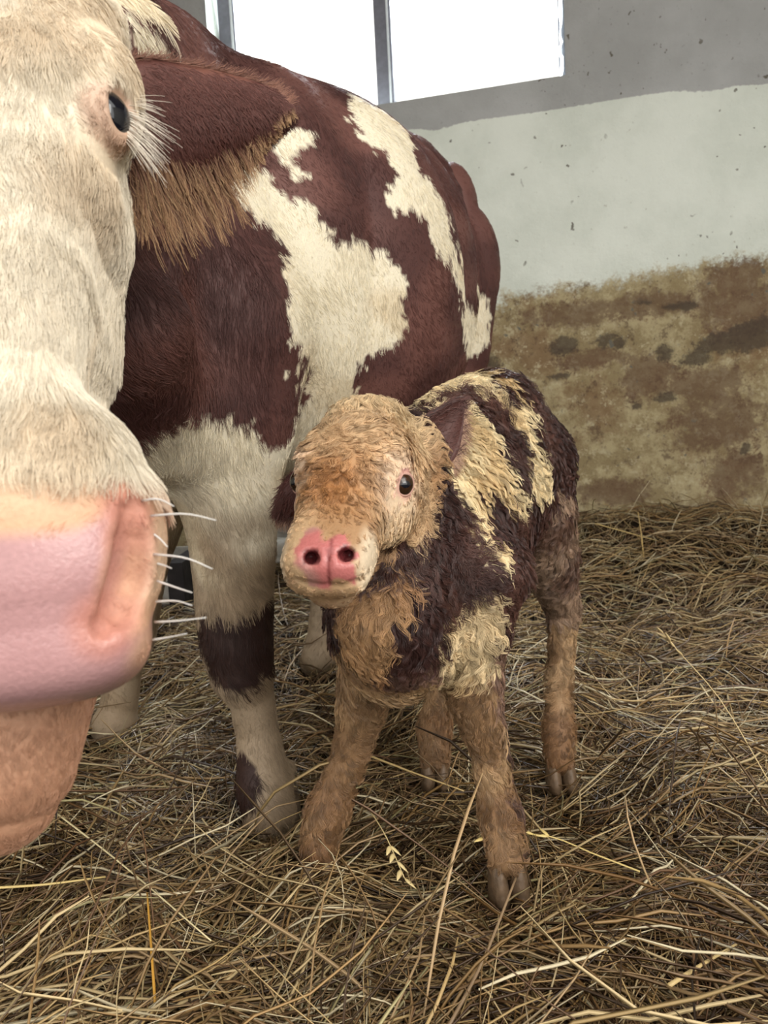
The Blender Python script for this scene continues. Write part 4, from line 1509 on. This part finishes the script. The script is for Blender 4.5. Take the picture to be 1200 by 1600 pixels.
def calf_color(p):
    n = len(p)
    q = kcoat.plane(p) + np.stack([mA(p) * .004 + mB(p) * .003, mA(p + 3) * .004], 1)
    c = mixc(np.tile(lin(62, 40, 36), (n, 1)), lin(88, 60, 52), smooth(-.4, 1.3, mC(p)))
    cream = mixc(np.tile(lin(226, 206, 164), (n, 1)), lin(200, 168, 118), .7 * smooth(0, 1.4, mC(p + 2)))
    tanl = mixc(np.tile(lin(134, 104, 74), (n, 1)), lin(182, 150, 112), smooth(-.8, 1.2, mC(p * 1.5 + 4)))
    rust = lin(122, 86, 56)
    leg = mixc(tanl, rust, .6 * smooth(.24, .06, p[:, 2]))
    hind = (p[:, 1] > 1.38) & (p[:, 2] < .56 + .03 * mA(p))
    hindc = mixc(np.tile(lin(150, 124, 102), (n, 1)), lin(104, 78, 64), smooth(-.3, 1.0, mC(p + 7)))
    c[hind] = hindc[hind]
    low = (p[:, 1] > 1.38) & (p[:, 2] < .30)
    c[low] = leg[low]
    sh = in_poly(q, shank) & (p[:, 1] < 1.36) & (p[:, 2] < .52)
    c[sh] = leg[sh]
    pale = sh & (p[:, 2] > .34) & (p[:, 0] > .06)
    c[pale] = mixc(leg, cream, np.full(n, .65))[pale]
    bib = in_poly(q, bibp) & (p[:, 1] < 1.16)
    c[bib] = mixc(np.tile(lin(176, 138, 98), (n, 1)), lin(142, 104, 74), smooth(-.5, 1, mC(p)))[bib]
    br = (p[:, 1] < 1.22) & (p[:, 2] < .40) & ~sh & ~bib
    c[br] = mixc(np.tile(lin(128, 100, 84), (n, 1)), lin(90, 66, 56), smooth(-.5, 1, mC(p)))[br]
    for w in k_poly:
        m = in_poly(q, w) & ~hind
        c[m] = cream[m]
    t, s, u = kuv(p)
    hd = is_khead(p)
    face = mixc(np.tile(lin(198, 166, 128), (n, 1)), lin(164, 128, 92), smooth(-.3, 1.2, mC(p * 1.2)))
    crown = smooth(.10, -.05, t) * smooth(-.02, .03, u)
    face = mixc(face, lin(216, 192, 152), crown * .8)
    gold = np.exp(-((t - .62) / .22) ** 2 - (s / .040) ** 2) * smooth(.0, .03, u)
    face = mixc(face, lin(166, 112, 64), gold * .8)
    for e in (CE, CE2):
        de = np.linalg.norm((p - e), axis=1)
        face = mixc(face, lin(224, 198, 172), smooth(.06, .03, de) * .8)
        face = mixc(face, lin(206, 150, 146), smooth(.024, .019, de))
    side = smooth(.045, .07, np.abs(s)) * smooth(.3, .6, t)
    face = mixc(face, lin(224, 200, 160), side * .5)
    lip = smooth(.82, .95, t) * smooth(.036, .050, np.abs(s))
    face = mixc(face, lin(230, 212, 184), lip * .8)
    jaw = smooth(-.035, -.05, u) * smooth(.6, .9, t)
    face = mixc(face, lin(176, 146, 118), jaw * .6)
    nose = smooth(.003, -.003, poly_dist(q, kpad)) * (p[:, 1] < .93)
    pink = mixc(np.tile(lin(188, 112, 108), (n, 1)), lin(176, 130, 120), smooth(-.2, 1.2, mC(p * 2)))
    pink = mixc(pink, lin(178, 132, 120), .7 * smooth(-.006, -.022, u))
    face = mixc(face, pink, nose)
    ln = np.abs((p - fx_[3]) @ KS)
    face = mixc(face, lin(120, 56, 56), nose * smooth(.0032, .0012, ln) * .7)
    inn = np.zeros(n)
    for sg in (-1, 1):
        q0 = p - NO_[0 if sg < 0 else 1]
        vd = unit(NO_[0] - CO)
        tt = np.clip(q0 @ vd, .0045, .04)
        inn = np.maximum(inn, smooth(.0105, .0080, np.linalg.norm(q0 - tt[:, None] * vd, axis=1)))
    face = mixc(face, lin(84, 34, 36), inn)
    c[hd] = face[hd]
    return c, nose * hd

m_calf = coat_material('calf_hide', 0.55, wet_attr=True)
m_khair = coat_material('wet_calf_hair', 0.32, hair=True)
col, wet = calf_color(kV)
mesh_obj('body', kV, (kQ, kN), m_calf, calf_root, CALF_BASE, True, col=col, extra={'wet': wet})

m_klid = plain('pink_eyelid_skin', (190, 148, 134), 0.45, 0.4, 0.1, 90)
for e, nn in ((CE, CEN), (CE2, CEN2)):
    V, F = sphere_geo(e, CER, axes=(KS, KU, KF))
    eo = mesh_obj('eye', V, F, m_iris, calf_root, CALF_BASE)
    tag(eo, 'dark shiny eye with pink rim')
    look = unit(nn * .75 + unit(CO - e) * .35)
    a = unit(np.cross(look, ZV))
    V, F = sphere_geo(e + look * .0042, .0132, axes=(a, np.cross(a, look), look), sc=(1, .9, .95))
    tag(mesh_obj('pupil', V, F, m_eye, eo, CALF_BASE), 'wide black pupil')
    eyelid(e, nn, KS + KF * .3, CER, 1.0, .86, 1.28, m_klid, calf_root, CALF_BASE, .0014)

# ---- ears
m_pale = lin(176, 120, 98)
def earcol(inner, outer):
    def f(p):
        return mixc(np.tile(inner, (len(p), 1)), outer, smooth(-.3, 1.1, mC(p * 1.5)))
    return f
k_top = [P(652, 662, 1.07), P(668, 646, 1.08), P(690, 633, 1.09), P(710, 624, 1.10), P(724, 624, 1.105)]
k_bot = [P(690, 738, 1.07), P(702, 728, 1.075), P(716, 706, 1.085), P(723, 675, 1.095), P(726, 636, 1.105)]
eo, KEV, KET, KEB, KEN = ear('ear', k_top, k_bot, m_calf, calf_root, CALF_BASE, earcol(lin(58, 35, 32), lin(84, 52, 46)), -.018, .006, (16, 10))
tag(eo, 'dark reddish brown ear pricked up')
eo, LEV, LET, LEB, LEN = ear('ear', [P(470, 728, 1.06), P(455, 738, 1.065), P(443, 752, 1.07), P(434, 776, 1.075), P(431, 796, 1.08)],
                             [P(476, 800, 1.06), P(462, 806, 1.065), P(450, 808, 1.07), P(440, 806, 1.075), P(432, 800, 1.08)], m_calf, calf_root, CALF_BASE, earcol(lin(78, 44, 40), lin(110, 66, 58)), .010, .006, (16, 10))
tag(eo, 'dark ear hanging beside the cow leg')

# ---- hoofs
m_khoof = plain('newborn_hoof', (104, 84, 64), 0.5, 0.4, 0.25, 70, 0.3)
for chain, fw in ((A_, (0.06, -1)), (B_, (-.15, -1)), (C_, (0, -1)), (D_, (-.1, -1))):
    c = np.array(chain[-1][0])
    gz = min(c[2] - .045, -.01)
    for s in (-1, 1):
        claw((c[0] + .0155 * s, c[1] - .006, gz - .012), fw, .027, c[2] + .004 - gz, m_khoof, calf_root, CALF_BASE)

def calf_fur():
    g = calf.grad(kV)
    w = facing(kV, g, -0.3).astype(float)
    hd = is_khead(kV)
    t, s, u = kuv(kV)
    wb = w * (kV[:, 2] > -.005) * np.where(hd, 1.5, 1.0)
    n = 105000
    r, nr = tri_sample(kV, kQ, n, wb, g)
    c, pk = calf_color(r)
    t, s, u = kuv(r)
    hd = is_khead(r)
    de = np.minimum(np.linalg.norm(r - CE, axis=1), np.linalg.norm(r - CE2, axis=1))
    keep = (pk < .4) & (de > .0185)
    r, nr, c, t, s, u, hd, de = (a[keep] for a in (r, nr, c, t, s, u, hd, de))
    n = len(r)
    swirl = np.stack([mC(r * .9), mC(r * .9 + 4), mC(r * .9 + 8)], 1)
    flow = np.tile(-ZV * 1.0 + CAX * .35, (n, 1)) + swirl * .38
    hflow = KF[None] * smooth(.12, .5, t)[:, None] * 1.0 + KS[None] * (np.clip(s / .05, -1, 1) * .8)[:, None] - KF[None] * smooth(.25, .0, t)[:, None] * .5 + swirl * .5
    flow[hd] = hflow[hd]
    L = .026 + .007 * mC(r + 5)
    legs = (r[:, 2] < .33)
    L = np.where(legs, .021 + .003 * mC(r), L)
    L = np.where(hd, .019 + .010 * smooth(.2, -.05, t) - .013 * smooth(.6, .95, t), L)
    L = np.where(hd & (de < .040), .0095, L)
    L = np.clip(L, .005, .036)
    lift = np.where(legs, .30, .38)
    lift = np.where(hd, .30 + .25 * smooth(.15, -.1, t), lift)
    pts, tg = strands(r, nr, flow, L, 7, lift=lift, lift_tip=.06, jitter=.22)
    nc = 6500
    pts, near = clump(pts, tg, nr, r, nc, np.where(hd, .90, np.where(legs, .84, .93)), wave=.0042 * np.clip(L / .024, 0, 1.2) ** 1.3, waves=1.1, power=.75)
    tone = (rng.uniform(.6, 1.25, nc))[near]
    tone = np.where(hd, 1 + (tone - .95) * .8, tone)
    c = c * (tone * rng.uniform(.8, 1.2, n))[:, None]
    curves_obj('coat_hair', pts, np.tile(np.linspace(.00040, .00014, 7), (n, 1)), c, m_khair, calf_root, CALF_BASE)
    # ear hair: tufts along the rims
    P_, R_, C_2 = [], [], []
    for E, T, B, N, cc in ((KEV, KET, KEB, KEN, lin(84, 52, 46)), (LEV, LET, LEB, LEN, lin(90, 54, 48))):
        m = 900
        ii = rng.integers(0, len(E), m)
        r = E[ii] + rng.normal(0, .002, (m, 3))
        ax = unit(T[-1] - T[0])
        pts, tg = strands(r, np.tile(N, (m, 1)), np.tile(ax, (m, 1)), rng.uniform(.008, .016, m), 6, .2, .05, .3)
        P_.append(pts); C_2.append(np.tile(cc, (m, 1)) * rng.uniform(.7, 1.5, (m, 1)))
        m = 420
        k = rng.uniform(0, len(B) - 1.02, m); k0 = k.astype(int); fr = (k - k0)[:, None]
        r = B[k0] * (1 - fr) + B[k0 + 1] * fr
        out = unit(B[len(B) // 2] - T[len(T) // 2])
        pts, tg = strands(r, np.tile(N, (m, 1)), np.tile(ax * .5 + out, (m, 1)), rng.uniform(.010, .024, m), 6, .15, .05, .25)
        P_.append(pts); C_2.append(mixc(np.tile(cc, (m, 1)), lin(196, 160, 130), rng.uniform(0, .8, m)))
    P_ = np.concatenate(P_)
    curves_obj('ear_hair', P_, np.tile(np.linspace(.00038, .00012, 6), (len(P_), 1)), np.concatenate(C_2), m_khair, calf_root, CALF_BASE)
calf_fur()

# ================================================================== straw and the small things
build_straw([cow, calf])

stalk('seeded_stalk', 'tall thin stalk with seed head leaning up at the right edge', [(1215, 1245, 1.24), (1130, 1100, 1.30), (1062, 1020, 1.33), (1036, 990, 1.34)], .0017, (200, 176, 128), 5)
stalk('long_stalk', 'long pale stalk slanting down across the straw at lower left', [(85, 1268, 0, .06), (190, 1350, 0, .06), (330, 1470, 0, .05)], .0020, (222, 206, 160))
stalk('thick_stalk', 'thick pale stalk lying on the straw between the calf fore legs', [(575, 1180, 0, .035), (640, 1205, 0, .035), (725, 1236, 0, .03)], .0032, (206, 178, 122))
stalk('oat_stalk', 'yellowish oat stalk with husks in front of the calf near hoof', [(1000, 1362, 0, .05), (930, 1335, 0, .06), (850, 1305, 0, .07), (758, 1308, 0, .075)], .0020, (210, 186, 120), 7)
stalk('leaning_stalk', 'grey-brown stalk leaning towards the camera at bottom centre', [(698, 1610, 0, .02), (755, 1500, 0, .05), (806, 1372, 0, .09)], .0026, (140, 116, 88))
stalk('upright_stalk', 'orange-gold straight stalk standing at the lower left', [(244, 1590, 0, .02), (237, 1490, 0, .05), (230, 1395, 0, .07)], .0022, (196, 146, 62))
stalk('husk_sprig', 'small dry oat sprig hanging between the calf fore hoofs', [(575, 1262, 0, .06), (602, 1305, 0, .06), (632, 1372, 0, .04)], .0014, (216, 194, 140), 6)
stalk('pale_stalk', 'pale stalk lying slanted against the foot of the wall', [(930, 818, 3.35), (980, 832, 3.3), (1028, 845, 3.25)], .0040, (196, 170, 110))
stalk('pale_stalk', 'short pale stalk standing upright at the foot of the wall', [(1006, 872, 3.2), (1002, 835, 3.25), (997, 800, 3.28)], .0040, (190, 162, 102))
stalk('flat_stalk', 'straight golden stalk pointing in from the left edge', [(-20, 1388, 0, .055), (70, 1382, 0, .055), (165, 1370, 0, .05)], .0030, (214, 188, 124))
stalk('broad_stalk', 'broad pale stalk lying at the bottom right corner', [(1045, 1540, 0, .045), (1095, 1508, 0, .045), (1150, 1476, 0, .04)], .0034, (204, 178, 124))
